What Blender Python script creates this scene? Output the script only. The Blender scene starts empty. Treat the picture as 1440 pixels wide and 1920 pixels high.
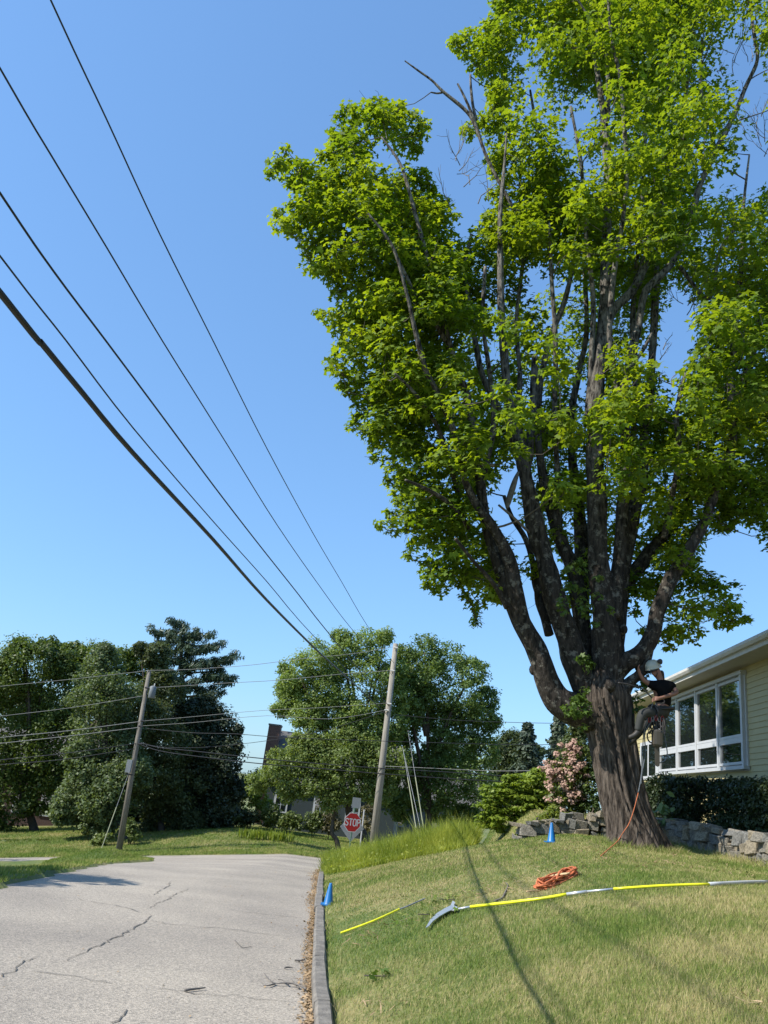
import bpy, math, random
import numpy as np
from mathutils import Vector
rng = np.random.default_rng(7); random.seed(7)
C = bpy.context.scene.collection
# ------------------------------------------------------------------ camera, light
F = 1442.0; TH = math.radians(19.6); RO = math.radians(7.3)
_f = np.array([0, math.cos(TH), math.sin(TH)]); _r0 = np.array([1., 0, 0]); _u0 = np.array([0, -math.sin(TH), math.cos(TH)])
_r = math.cos(RO)*_r0 + math.sin(RO)*_u0; _u = math.cos(RO)*_u0 - math.sin(RO)*_r0
cam_d = bpy.data.cameras.new('camera'); cam = bpy.data.objects.new('camera', cam_d); C.objects.link(cam)
cam_d.sensor_fit = 'VERTICAL'; cam_d.sensor_height = 24; cam_d.lens = 24*F/1920
cam_d.clip_end = 3000; cam_d.clip_start = 0.05
from mathutils import Matrix
cam.matrix_world = Matrix(((_r[0], _u[0], -_f[0], 0), (_r[1], _u[1], -_f[1], 0), (_r[2], _u[2], -_f[2], 0), (0, 0, 0, 1)))
bpy.context.scene.camera = cam
SUN_EL = math.radians(42.3); SH_AZ = math.radians(20)          # direction the shadows fall in plan
sd = np.array([-math.cos(SH_AZ)*math.cos(SUN_EL), -math.sin(SH_AZ)*math.cos(SUN_EL), math.sin(SUN_EL)])
world = bpy.data.worlds.new('World'); bpy.context.scene.world = world; world.use_nodes = True
wn = world.node_tree; wn.nodes.clear()
sky = wn.nodes.new('ShaderNodeTexSky'); sky.sky_type = 'NISHITA'; sky.sun_disc = False
sky.sun_elevation = SUN_EL; sky.sun_rotation = math.atan2(sd[0], sd[1])
sky.air_density = 1.3; sky.dust_density = 0.35; sky.ozone_density = 5.0; sky.altitude = 100
SKG = .6; SKT = (.83, 1.22, 1.67, 1)
gm = wn.nodes.new('ShaderNodeGamma'); gm.inputs[1].default_value = SKG; tint = wn.nodes.new('ShaderNodeMix'); tint.data_type = 'RGBA'; tint.blend_type = 'MULTIPLY'; tint.inputs[0].default_value = 1; tint.inputs[7].default_value = SKT
bg = wn.nodes.new('ShaderNodeBackground'); bg.inputs[1].default_value = 0.15
wo = wn.nodes.new('ShaderNodeOutputWorld'); wn.links.new(sky.outputs[0], gm.inputs[0]); wn.links.new(gm.outputs[0], tint.inputs[6]); wn.links.new(tint.outputs[2], bg.inputs[0]); wn.links.new(bg.outputs[0], wo.inputs[0])
sl = bpy.data.lights.new('sun', 'SUN'); sl.energy = 4.6; sl.angle = math.radians(.53); sl.color = (1, .95, .86)
sun = bpy.data.objects.new('sun', sl); C.objects.link(sun); sun.rotation_euler = Vector(sd).to_track_quat('Z', 'Y').to_euler()
vs = bpy.context.scene.view_settings; vs.view_transform = 'Standard'; vs.look = 'None'; vs.exposure = 0.7; vs.gamma = 1
bpy.context.scene.cycles.max_bounces = 6; bpy.context.scene.cycles.transmission_bounces = 6; bpy.context.scene.cycles.transparent_max_bounces = 8

# ------------------------------------------------------------------ helpers
def ray(px, py): return _f + (px-720)/F*_r - (py-960)/F*_u
def P(px, py, Y):
    d = ray(px, py); return d/d[1]*Y
def tag(o, label=None, cat=None, group=None, kind=None):
    if label: o['label'] = label
    if cat: o['category'] = cat
    if group: o['group'] = group
    if kind: o['kind'] = kind
    return o
def empty(name, loc, label, cat, group=None):
    o = bpy.data.objects.new(name, None); C.objects.link(o); o.location = tuple(loc); o.empty_display_size = .2
    return tag(o, label, cat, group)
def link(name, me, mat, parent=None):
    if mat is not None and not me.materials: me.materials.append(mat)
    o = bpy.data.objects.new(name, me); C.objects.link(o)
    if parent is not None:
        o.parent = parent
        w = Vector(parent.location)
        if parent.parent is not None: w = w + Vector(parent.parent.location)
        o.location = -w            # meshes are in world coordinates unless moved
    return o
def mesh(name, V, Fc, mat, parent=None, smooth=False):
    me = bpy.data.meshes.new(name); me.from_pydata([tuple(v) for v in V], [], [tuple(f) for f in Fc]); me.update()
    if smooth: me.polygons.foreach_set('use_smooth', [True]*len(me.polygons))
    return link(name, me, mat, parent)
def fastmesh(name, V, K, mat, parent=None, smooth=False, idx=None):
    """V (N*K,3) with consecutive K-gons, or idx (M,K) indices."""
    me = bpy.data.meshes.new(name); V = np.asarray(V, dtype=np.float32)
    me.vertices.add(len(V)); me.vertices.foreach_set('co', V.ravel())
    idx = np.arange(len(V), dtype=np.int32) if idx is None else np.asarray(idx, dtype=np.int32).ravel()
    n = len(idx)//K
    me.loops.add(len(idx)); me.loops.foreach_set('vertex_index', idx)
    me.polygons.add(n); me.polygons.foreach_set('loop_start', np.arange(0, n*K, K, dtype=np.int32))
    if smooth: me.polygons.foreach_set('use_smooth', np.ones(n, dtype=bool))
    me.update(calc_edges=True); me.validate()
    return link(name, me, mat, parent)
class MB:
    def __init__(s): s.V = []; s.F = []
    def add(s, V, Fc):
        b = len(s.V); s.V += [tuple(v) for v in V]; s.F += [tuple(i+b for i in f) for f in Fc]; return s
    def box(s, c, h, ax=None):
        c = np.array(c, float); ax = np.eye(3) if ax is None else np.array(ax)
        V = [c + sx*h[0]*ax[0] + sy*h[1]*ax[1] + sz*h[2]*ax[2] for sz in (-1, 1) for sy in (-1, 1) for sx in (-1, 1)]
        return s.add(V, [(0, 2, 3, 1), (4, 5, 7, 6), (0, 1, 5, 4), (2, 6, 7, 3), (0, 4, 6, 2), (1, 3, 7, 5)])
    def tube(s, pts, rad, n=8, cap=True):
        pts = [np.array(p, float) for p in pts]; m = len(pts)
        rad = [rad]*m if np.isscalar(rad) else rad
        t0 = pts[1]-pts[0]; t0 /= np.linalg.norm(t0)+1e-9
        a = np.cross(t0, [0, 1, 0.1]); a /= np.linalg.norm(a)+1e-9
        V = []
        for i in range(m):
            t = pts[min(i+1, m-1)]-pts[max(i-1, 0)]; t = t/(np.linalg.norm(t)+1e-9)
            a = a - t*(a@t); a /= np.linalg.norm(a)+1e-9; b = np.cross(t, a)
            for k in range(n):
                q = 2*math.pi*k/n; V.append(pts[i]+rad[i]*(math.cos(q)*a+math.sin(q)*b))
        Fc = [(i*n+k, i*n+(k+1) % n, (i+1)*n+(k+1) % n, (i+1)*n+k) for i in range(m-1) for k in range(n)]
        if cap: Fc += [tuple(range(n))[::-1], tuple((m-1)*n+k for k in range(n))]
        return s.add(V, Fc)
    def build(s, name, mat, parent=None, smooth=False): return mesh(name, s.V, s.F, mat, parent, smooth)
def catmull(pts, n=6):
    pts = [np.array(p, float) for p in pts]; out = []
    for i in range(len(pts)-1):
        p0 = pts[max(i-1, 0)]; p1 = pts[i]; p2 = pts[i+1]; p3 = pts[min(i+2, len(pts)-1)]
        for k in range(n):
            t = k/n
            out.append(.5*((2*p1)+(-p0+p2)*t+(2*p0-5*p1+4*p2-p3)*t*t+(-p0+3*p1-3*p2+p3)*t**3))
    out.append(pts[-1]); return out
class SN:                                    # smooth pseudo noise from summed sines, about -1..1
    def __init__(s, seed, f=1., n=14, dim=3):
        g = np.random.default_rng(seed); s.k = g.normal(size=(n, dim))*f; s.p = g.uniform(0, 6.28, n); s.n = n
    def __call__(s, X): return np.sin(np.asarray(X) @ s.k.T + s.p).sum(-1)/math.sqrt(s.n)*.9
def sm(x, a, b):
    t = np.clip((np.asarray(x, float)-a)/(b-a), 0, 1); return t*t*(3-2*t)

# ---------------- materials
def nt(name):
    m = bpy.data.materials.new(name); m.use_nodes = True; t = m.node_tree; b = t.nodes['Principled BSDF']; return m, t, b
def simple(name, col, rough=.6, metal=0., spec=.5, var=.0, scale=5., bump=0., bscale=30.):
    m, t, b = nt(name); b.inputs['Base Color'].default_value = (*col, 1); b.inputs['Roughness'].default_value = rough
    b.inputs['Metallic'].default_value = metal; b.inputs['Specular IOR Level'].default_value = spec
    tc = t.nodes.new('ShaderNodeTexCoord')
    if var > 0:
        n = t.nodes.new('ShaderNodeTexNoise'); n.inputs['Scale'].default_value = scale; n.inputs['Detail'].default_value = 5
        t.links.new(tc.outputs['Object'], n.inputs['Vector'])
        r = t.nodes.new('ShaderNodeValToRGB'); r.color_ramp.elements[0].position = .3; r.color_ramp.elements[1].position = .7
        r.color_ramp.elements[0].color = (*[c*(1-var) for c in col], 1); r.color_ramp.elements[1].color = (*[min(1, c*(1+var)) for c in col], 1)
        t.links.new(n.outputs[0], r.inputs[0]); t.links.new(r.outputs[0], b.inputs['Base Color'])
    if bump > 0:
        n2 = t.nodes.new('ShaderNodeTexNoise'); n2.inputs['Scale'].default_value = bscale; n2.inputs['Detail'].default_value = 4
        t.links.new(tc.outputs['Object'], n2.inputs['Vector'])
        bp = t.nodes.new('ShaderNodeBump'); bp.inputs['Strength'].default_value = bump; bp.inputs['Distance'].default_value = .02
        t.links.new(n2.outputs[0], bp.inputs['Height']); t.links.new(bp.outputs[0], b.inputs['Normal'])
    return m
def leafmat(name, c1, c2, trans=.4, tcol=None, rough=.5, nscale=.5, spec=.35):
    m, t, b = nt(name); geo = t.nodes.new('ShaderNodeNewGeometry'); tc = t.nodes.new('ShaderNodeTexCoord')
    n = t.nodes.new('ShaderNodeTexNoise'); n.inputs['Scale'].default_value = nscale; n.inputs['Detail'].default_value = 3
    t.links.new(tc.outputs['Object'], n.inputs['Vector'])
    mx = t.nodes.new('ShaderNodeMath'); mx.operation = 'MULTIPLY_ADD'; mx.inputs[1].default_value = .5
    t.links.new(geo.outputs['Random Per Island'], mx.inputs[0])
    ms = t.nodes.new('ShaderNodeMath'); ms.operation = 'MULTIPLY_ADD'; ms.inputs[1].default_value = 1.6; ms.inputs[2].default_value = -.55
    t.links.new(n.outputs[0], ms.inputs[0]); t.links.new(ms.outputs[0], mx.inputs[2])
    r = t.nodes.new('ShaderNodeValToRGB'); e = r.color_ramp.elements
    e[0].color = (*c1, 1); e[1].color = (*c2, 1); e[0].position = .05; e[1].position = .95
    t.links.new(mx.outputs[0], r.inputs[0]); t.links.new(r.outputs[0], b.inputs['Base Color'])
    b.inputs['Roughness'].default_value = rough; b.inputs['Specular IOR Level'].default_value = spec
    tr = t.nodes.new('ShaderNodeBsdfTranslucent')
    tm = t.nodes.new('ShaderNodeMix'); tm.data_type = 'RGBA'; tm.blend_type = 'MULTIPLY'; tm.inputs[0].default_value = 1
    tm.inputs[7].default_value = (*(tcol or (1.5, 1.5, .6)), 1)
    t.links.new(r.outputs[0], tm.inputs[6]); t.links.new(tm.outputs[2], tr.inputs[0])
    mix = t.nodes.new('ShaderNodeMixShader'); mix.inputs[0].default_value = trans
    t.links.new(b.outputs[0], mix.inputs[1]); t.links.new(tr.outputs[0], mix.inputs[2])
    t.links.new(mix.outputs[0], t.nodes['Material Output'].inputs['Surface']); return m
def barkmat(name, dark, light, sz=(9, 9, 1.4), bump=1., lichen=None, young_sunlit=None):
    m, t, b = nt(name); tc = t.nodes.new('ShaderNodeTexCoord'); mp = t.nodes.new('ShaderNodeMapping')
    mp.inputs['Scale'].default_value = sz; t.links.new(tc.outputs['Object'], mp.inputs[0])
    n = t.nodes.new('ShaderNodeTexNoise'); n.inputs['Scale'].default_value = 1.6; n.inputs['Detail'].default_value = 8; n.inputs['Roughness'].default_value = .62
    t.links.new(mp.outputs[0], n.inputs['Vector'])
    r = t.nodes.new('ShaderNodeValToRGB'); r.color_ramp.elements[0].position = .36; r.color_ramp.elements[1].position = .66
    r.color_ramp.elements[0].color = (*dark, 1); r.color_ramp.elements[1].color = (*light, 1)
    t.links.new(n.outputs[0], r.inputs[0]); out = r.outputs[0]
    if lichen:
        n3 = t.nodes.new('ShaderNodeTexNoise'); n3.inputs['Scale'].default_value = 7; n3.inputs['Detail'].default_value = 8; n3.inputs['Roughness'].default_value = .7
        t.links.new(tc.outputs['Object'], n3.inputs['Vector'])
        r3 = t.nodes.new('ShaderNodeValToRGB'); r3.color_ramp.elements[0].position = .54; r3.color_ramp.elements[1].position = .62
        r3.color_ramp.elements[0].color = (0, 0, 0, 1); r3.color_ramp.elements[1].color = (.8, .8, .8, 1)
        t.links.new(n3.outputs[0], r3.inputs[0])
        mx = t.nodes.new('ShaderNodeMix'); mx.data_type = 'RGBA'; t.links.new(r3.outputs[0], mx.inputs[0])
        t.links.new(out, mx.inputs[6]); mx.inputs[7].default_value = (*lichen, 1); out = mx.outputs[2]
    if young_sunlit:                                   # greyer young bark with height, sunlit look of upper stems painted in
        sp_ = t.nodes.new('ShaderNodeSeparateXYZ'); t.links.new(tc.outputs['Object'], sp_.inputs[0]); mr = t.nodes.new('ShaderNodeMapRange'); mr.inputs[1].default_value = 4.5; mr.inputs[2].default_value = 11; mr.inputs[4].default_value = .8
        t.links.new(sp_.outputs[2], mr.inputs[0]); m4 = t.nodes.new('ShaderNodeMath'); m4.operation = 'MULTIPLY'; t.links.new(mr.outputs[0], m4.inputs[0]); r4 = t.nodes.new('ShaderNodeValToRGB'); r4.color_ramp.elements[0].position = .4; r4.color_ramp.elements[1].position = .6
        t.links.new(n.outputs[0], r4.inputs[0]); t.links.new(r4.outputs[0], m4.inputs[1]); mx4 = t.nodes.new('ShaderNodeMix'); mx4.data_type = 'RGBA'; t.links.new(m4.outputs[0], mx4.inputs[0]); t.links.new(out, mx4.inputs[6]); mx4.inputs[7].default_value = (*young_sunlit, 1); out = mx4.outputs[2]
    t.links.new(out, b.inputs['Base Color']); b.inputs['Roughness'].default_value = .9; b.inputs['Specular IOR Level'].default_value = .2
    bp = t.nodes.new('ShaderNodeBump'); bp.inputs['Strength'].default_value = bump; bp.inputs['Distance'].default_value = .05
    t.links.new(n.outputs[0], bp.inputs['Height']); t.links.new(bp.outputs[0], b.inputs['Normal']); return m
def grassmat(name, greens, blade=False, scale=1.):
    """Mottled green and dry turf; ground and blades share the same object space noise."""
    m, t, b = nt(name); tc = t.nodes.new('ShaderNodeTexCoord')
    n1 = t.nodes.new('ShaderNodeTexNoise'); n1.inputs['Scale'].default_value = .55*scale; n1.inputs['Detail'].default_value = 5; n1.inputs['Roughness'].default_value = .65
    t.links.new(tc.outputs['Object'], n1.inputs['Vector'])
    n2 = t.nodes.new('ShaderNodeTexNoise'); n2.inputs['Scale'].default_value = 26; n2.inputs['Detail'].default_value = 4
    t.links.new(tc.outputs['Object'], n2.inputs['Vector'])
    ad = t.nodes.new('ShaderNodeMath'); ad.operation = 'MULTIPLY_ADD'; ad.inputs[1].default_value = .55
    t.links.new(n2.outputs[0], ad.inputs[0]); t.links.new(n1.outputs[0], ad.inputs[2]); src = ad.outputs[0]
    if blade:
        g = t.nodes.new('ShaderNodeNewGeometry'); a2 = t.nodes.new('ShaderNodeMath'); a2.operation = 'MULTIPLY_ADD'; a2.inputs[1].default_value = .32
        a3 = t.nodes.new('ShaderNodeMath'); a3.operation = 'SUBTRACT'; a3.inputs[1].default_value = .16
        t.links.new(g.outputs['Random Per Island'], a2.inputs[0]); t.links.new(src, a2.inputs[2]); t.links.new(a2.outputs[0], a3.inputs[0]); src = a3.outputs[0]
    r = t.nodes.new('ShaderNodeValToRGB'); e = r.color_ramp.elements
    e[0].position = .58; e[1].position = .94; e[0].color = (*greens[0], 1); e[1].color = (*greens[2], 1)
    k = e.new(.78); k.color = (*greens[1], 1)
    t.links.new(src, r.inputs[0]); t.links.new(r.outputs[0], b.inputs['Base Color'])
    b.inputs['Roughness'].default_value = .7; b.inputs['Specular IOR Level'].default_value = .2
    if blade:
        tr = t.nodes.new('ShaderNodeBsdfTranslucent'); t.links.new(r.outputs[0], tr.inputs[0])
        mix = t.nodes.new('ShaderNodeMixShader'); mix.inputs[0].default_value = .35
        t.links.new(b.outputs[0], mix.inputs[1]); t.links.new(tr.outputs[0], mix.inputs[2])
        t.links.new(mix.outputs[0], t.nodes['Material Output'].inputs['Surface'])
    else:
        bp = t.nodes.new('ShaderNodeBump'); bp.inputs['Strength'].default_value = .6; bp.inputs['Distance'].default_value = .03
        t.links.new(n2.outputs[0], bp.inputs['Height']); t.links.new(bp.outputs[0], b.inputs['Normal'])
    return m
def asphaltmat():
    m, t, b = nt('asphalt'); tc = t.nodes.new('ShaderNodeTexCoord')
    n = t.nodes.new('ShaderNodeTexNoise'); n.inputs['Scale'].default_value = 46; n.inputs['Detail'].default_value = 5; n.inputs['Roughness'].default_value = .85
    n2 = t.nodes.new('ShaderNodeTexNoise'); n2.inputs['Scale'].default_value = .5; n2.inputs['Detail'].default_value = 5
    v = t.nodes.new('ShaderNodeTexVoronoi'); v.inputs['Scale'].default_value = 95
    for q in (n, n2, v): t.links.new(tc.outputs['Object'], q.inputs['Vector'])
    r = t.nodes.new('ShaderNodeValToRGB'); e = r.color_ramp.elements; e[0].position = .3; e[1].position = .72
    e[0].color = (.21, .192, .165, 1); e[1].color = (.44, .40, .34, 1); t.links.new(n.outputs[0], r.inputs[0])
    vc = t.nodes.new('ShaderNodeSeparateColor'); t.links.new(v.outputs['Color'], vc.inputs[0])
    vr = t.nodes.new('ShaderNodeValToRGB'); vr.color_ramp.elements[0].position = .0; vr.color_ramp.elements[0].color = (.6, .6, .6, 1); vr.color_ramp.elements[1].color = (1.35, 1.3, 1.25, 1)
    t.links.new(vc.outputs[0], vr.inputs[0])
    mx = t.nodes.new('ShaderNodeMix'); mx.data_type = 'RGBA'; mx.blend_type = 'MULTIPLY'; mx.inputs[0].default_value = 1
    t.links.new(r.outputs[0], mx.inputs[6]); t.links.new(vr.outputs[0], mx.inputs[7])
    r2 = t.nodes.new('ShaderNodeValToRGB'); r2.color_ramp.elements[0].position = .3; r2.color_ramp.elements[1].position = .7
    r2.color_ramp.elements[0].color = (.80, .79, .79, 1); r2.color_ramp.elements[1].color = (1.12, 1.10, 1.07, 1); t.links.new(n2.outputs[0], r2.inputs[0])
    m2 = t.nodes.new('ShaderNodeMix'); m2.data_type = 'RGBA'; m2.blend_type = 'MULTIPLY'; m2.inputs[0].default_value = 1
    t.links.new(mx.outputs[2], m2.inputs[6]); t.links.new(r2.outputs[0], m2.inputs[7]); t.links.new(m2.outputs[2], b.inputs['Base Color'])
    b.inputs['Roughness'].default_value = .85; b.inputs['Specular IOR Level'].default_value = .3
    bp = t.nodes.new('ShaderNodeBump'); bp.inputs['Strength'].default_value = .5; bp.inputs['Distance'].default_value = .006
    t.links.new(v.outputs['Distance'], bp.inputs['Height']); t.links.new(bp.outputs[0], b.inputs['Normal']); return m
M = dict(
 asphalt=asphaltmat(),
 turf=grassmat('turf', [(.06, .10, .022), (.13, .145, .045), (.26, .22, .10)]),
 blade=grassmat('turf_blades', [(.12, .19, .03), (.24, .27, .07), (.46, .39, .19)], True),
 fargrass=grassmat('far_lawn_blades', [(.12, .19, .03), (.20, .26, .05), (.34, .32, .11)], True),
 tall=leafmat('tall_grass', (.15, .21, .028), (.40, .42, .08), .45, (1.3, 1.3, .6), nscale=1.2),
 maple=leafmat('maple_leaf', (.072, .135, .014), (.19, .265, .028), .5, (2.2, 1.9, .45), nscale=.7, rough=.6, spec=.2),
 maple_sprig=leafmat('maple_sprout_leaf', (.06, .11, .02), (.11, .17, .03), .4),
 bark=barkmat('maple_bark', (.018, .014, .011), (.15, .12, .096), (12, 12, 2.2), 1.),
 limbbark=barkmat('limb_bark', (.012, .010, .008), (.062, .051, .042), (10, 10, 2.6), 1., lichen=(.19, .175, .145), young_sunlit=(.24, .22, .19)),
 twig=simple('twig_bark', (.09, .075, .06), .9, var=.3),
 dead=simple('dead_wood', (.14, .125, .11), .9, var=.4, scale=12),
 farbark=simple('distant_bark', (.06, .048, .036), .9, var=.3),
 granite=simple('granite_curb', (.17, .152, .128), .8, var=.35, scale=9, bump=.6, bscale=60),
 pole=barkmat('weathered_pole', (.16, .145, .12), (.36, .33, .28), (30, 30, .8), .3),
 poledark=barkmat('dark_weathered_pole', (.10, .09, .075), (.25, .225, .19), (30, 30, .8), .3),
 wire=simple('black_cable', (.012, .012, .014), .5),
 wirepale=simple('bare_aluminium_cable', (.20, .20, .19), .6),
 steel=simple('galvanised_steel', (.20, .215, .225), .6, metal=.2, var=.15),
 guard=simple('plastic_guy_guard', (.26, .27, .17), .6),
 white=simple('white_window_paint', (.45, .46, .47), .45, var=.05),
 trim=simple('grey_white_trim', (.50, .48, .44), .6, var=.08),
 soffit=simple('cream_soffit', (.42, .38, .31), .7, var=.06),
 siding=simple('yellow_siding', (.40, .34, .17), .6, var=.05, scale=3),
 shingle=simple('roof_shingle', (.11, .105, .10), .9, var=.35, scale=30, bump=.5),
 dark=simple('room_dark', (.02, .022, .022), .8),
 greenwall=simple('slate_green_clapboard', (.026, .038, .040), .7, var=.1),
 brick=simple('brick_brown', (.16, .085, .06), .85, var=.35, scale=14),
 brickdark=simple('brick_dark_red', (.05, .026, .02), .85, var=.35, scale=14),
 red=simple('sign_red', (.52, .012, .02), .4), signwhite=simple('sign_white', (.78, .76, .74), .4),
 signback=simple('sign_back_aluminium', (.42, .41, .40), .55, metal=.2, var=.08), signpost=simple('green_sign_post', (.05, .10, .07), .6),
 cone=simple('blue_plastic', (.006, .13, .36), .38, var=.12, scale=8),
 yellow=simple('yellow_fibreglass', (.72, .70, .02), .35, var=.04), silver=simple('aluminium_pole', (.62, .63, .64), .32, metal=.6),
 bladesteel=simple('saw_steel', (.55, .58, .60), .35, metal=.7), blackp=simple('black_plastic', (.015, .015, .016), .45),
 orange=simple('orange_rope', (.46, .13, .05), .8, var=.3, scale=60), tan=simple('tan_rope', (.50, .34, .18), .7, var=.2, scale=60),
 rope=simple('grey_blue_rope', (.11, .13, .15), .7, var=.3, scale=50), ropedark=simple('dark_rope', (.05, .045, .045), .7),
 skin=simple('skin', (.22, .11, .075), .6), shirt=simple('black_tshirt', (.004, .004, .005), .9, spec=.15), pants=simple('grey_work_trousers', (.032, .034, .033), .85, var=.2),
 boot=simple('dark_boot', (.02, .018, .016), .6), helmet=simple('offwhite_helmet', (.38, .375, .31), .35, var=.08), hair=simple('dark_hair', (.03, .02, .014), .8),
 sawcase=simple('grey_brown_saw_case', (.06, .052, .04), .5), tank=simple('transformer_grey', (.13, .145, .155), .6),
 litter=leafmat('dry_leaf_litter', (.16, .10, .05), (.42, .30, .18), .1, rough=.9),
 soil=simple('soil', (.07, .055, .04), .95, var=.3),
)
m, t, b = nt('window_glass'); b.inputs['Base Color'].default_value = (.012, .016, .016, 1); b.inputs['Roughness'].default_value = .02; b.inputs['IOR'].default_value = 2.3; b.inputs['Specular IOR Level'].default_value = 1.; M['glass'] = m
def stonemat(name, a, bb):
    m = simple(name, a, .85, var=.35, scale=7, bump=.9, bscale=22); t = m.node_tree; r = [n for n in t.nodes if n.type == 'VALTORGB'][0]
    r.color_ramp.elements[1].color = (*bb, 1); return m
M['stones'] = [stonemat('fieldstone_grey', (.13, .12, .10), (.27, .245, .20)), stonemat('fieldstone_tan', (.18, .15, .10), (.34, .29, .21)), stonemat('fieldstone_blue', (.11, .11, .10), (.22, .215, .195))]

# ------------------------------------------------------------------ ground functions
ZY = np.array([-60, 0, 6.6, 14, 20, 26, 31, 38, 50, 90, 400.]); ZZ = np.array([-1.0, -1.52, -1.67, -1.92, -2.22, -2.58, -2.9, -3.3, -3.7, -4.2, -4.2])
def zroad(x, y):
    x = np.asarray(x, float); y = np.asarray(y, float)
    return np.interp(y, ZY, ZZ) + .13*np.clip(x+2.3, -16, 0)*sm(y, 8, 31)
def hit(px, py, zf=None, lo=1.5, hi=80):
    zf = zf or zroad; d = ray(px, py); d = d/d[1]; ys = np.arange(lo, hi, .01)
    p = d[None]*ys[:, None]; k = np.nonzero(p[:, 2] < zf(p[:, 0], p[:, 1]))[0]
    return p[k[0]] if len(k) else p[-1]
_c = np.array([hit(*q) for q in [(586, 1920), (583, 1838), (587, 1752), (590, 1700), (593, 1666), (598, 1640)]])
CY = np.concatenate([[-40, 3], _c[:, 1], [31]]); CX = np.concatenate([[.25, .1], _c[:, 0], [_c[-1, 0]-.1]])
_l = np.array([hit(*q) for q in [(0, 1665), (60, 1650), (130, 1635), (220, 1619)]])
LY = np.concatenate([[-40], _l[:, 1], [28, 30.5, 31.5]]); LX = np.concatenate([[_l[0, 0]], _l[:, 0], [-6.2, -6.6, -7.4]])
def xc(y): return np.interp(y, CY, CX)
def xl(y): return np.interp(y, LY, LX)
TY = np.array([-60, -20, 5, 14, 17, 20, 26, 30, 34, 60, 400.]); TZ = np.array([-.7, -.6, -.54, -.45, -.42, -.8, -1.95, -2.85, -3.2, -4.1, -4.4])
WX = np.array([(-12, 8.3), (0, 7.7), (8, 7.15), (12.5, 6.92), (16.2, 6.72)])   # (y, x) of the retaining wall run
def wallx(y): return np.interp(y, WX[:, 0], WX[:, 1])
bump_n = SN(3, 1.1, dim=2)
def terrace(x, y):
    a = (y < 16.75) * sm(x-wallx(y), .12, .34)
    c = (y >= 16.75) * sm(y, 17.0, 17.2) * sm(x, 3.5, 4.4) * (1-sm(y-np.interp(x, [4, 8.5], [0, 13]), 21, 26))
    k = (y >= 16.75) * (x > 6.72)
    return np.clip(np.maximum(np.maximum(a, c), k*1.*(1-sm(y-np.interp(x, [4, 8.5], [0, 13]), 21, 26))), 0, 1)
def Z(x, y):
    x = np.asarray(x, float); y = np.asarray(y, float); zr = zroad(x, y); d = x-xc(y)-.16
    ztop = np.interp(y, TY, TZ); zc = zr+.085; t = np.clip(d/np.interp(y, [8, 17], [3.9, 5.0]), 0, 1); bank = zc+(ztop-zc)*(1-(1-t)**np.interp(y, [8, 16], [1.6, 1.35]))
    bank = bank + .015*bump_n(np.stack([x, y], -1))
    th = np.maximum(ztop, -.46)+.40+.05*np.clip(x-7, 0, 6); T = terrace(x, y); bank = bank*(1-T)+th*T
    right = (d > -.03)
    road = (x > xl(y)) & (~right) & (y < 32)
    verge = zr+.05-.10*1.7*np.clip(xl(y)-x-.3, 0, 4)*sm(y, 12, 17)*(1-sm(y, 27, 30.5))+.36*np.exp(-((x+8.5)**2)/1.1-((y-30.6)**2)/1.6)+.02*bump_n(np.stack([x*2, y*2], -1))
    z = np.where(right, bank, np.where(road, zr-.07, verge))
    cross = (y > 31) & (y < 38)
    wob = .12*bump_n(np.stack([x*1.5, y*0+3], -1))
    z = np.where((y > 31+wob) & (y < 38+wob), np.where(x > 3, np.minimum(z, zr-.07), zr-.07), z)
    zl = zr+.04; zfar = -3.32-.125*np.clip(-x-6, 0, 18)-.012*np.clip(y-50, 0, 60); kk = sm(y, 38.5, 49)
    fl = (zl*(1-kk)+zfar*kk) + .22*np.exp(-((x+6)**2)/22-((y-46)**2)/10)
    z = np.where(y >= 38+wob, fl, z)
    return z
def hitg(px, py, lo=1.5, hi=90): return hit(px, py, Z, lo, hi)
# terrain grid
def axis(lo, hi, d0, c0, c1, g=1.06):
    a = list(np.arange(c0, c1, d0)); s = d0; v = a[-1]
    while v < hi: s *= g; v += s; a.append(v)
    s = d0; v = c0; p = []
    while v > lo: s *= g; v -= s; p.append(v)
    return np.array(p[::-1]+a)
gx = axis(-900, 900, .15, -8.5, 8.5, 1.13); gy = axis(-700, 1500, .2, 3, 39.6, 1.1)
def gridmesh(name, gx, gy, zf, mat, mask=None, smooth=True):
    X, Y = np.meshgrid(gx, gy); V = np.stack([X, Y, zf(X, Y)], -1).reshape(-1, 3); nx = len(gx); ny = len(gy)
    i, j = np.meshgrid(np.arange(nx-1), np.arange(ny-1)); a = (j*nx+i).ravel(); idx = np.stack([a, a+1, a+nx+1, a+nx], -1)
    if mask is not None:
        cx = (X[:-1, :-1]+X[1:, 1:])/2; cy = (Y[:-1, :-1]+Y[1:, 1:])/2; idx = idx[mask(cx, cy).ravel()]
    return fastmesh(name, V, 4, mat, None, smooth, idx)
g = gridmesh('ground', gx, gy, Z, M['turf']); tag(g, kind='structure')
rx = np.arange(-15, 2.2, .16); ry = np.arange(-14, 31.6, .2)
rd = gridmesh('road', rx, ry, zroad, M['asphalt'], lambda x, y: (x > xl(y)-.5) & (x < xc(y)+.03)); tag(rd, kind='structure')
cs = gridmesh('cross_street', np.arange(-45, 40, .5), np.arange(30.6, 38.7, .3), lambda x, y: zroad(x, y)+.004, M['asphalt']); tag(cs, kind='structure')

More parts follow.
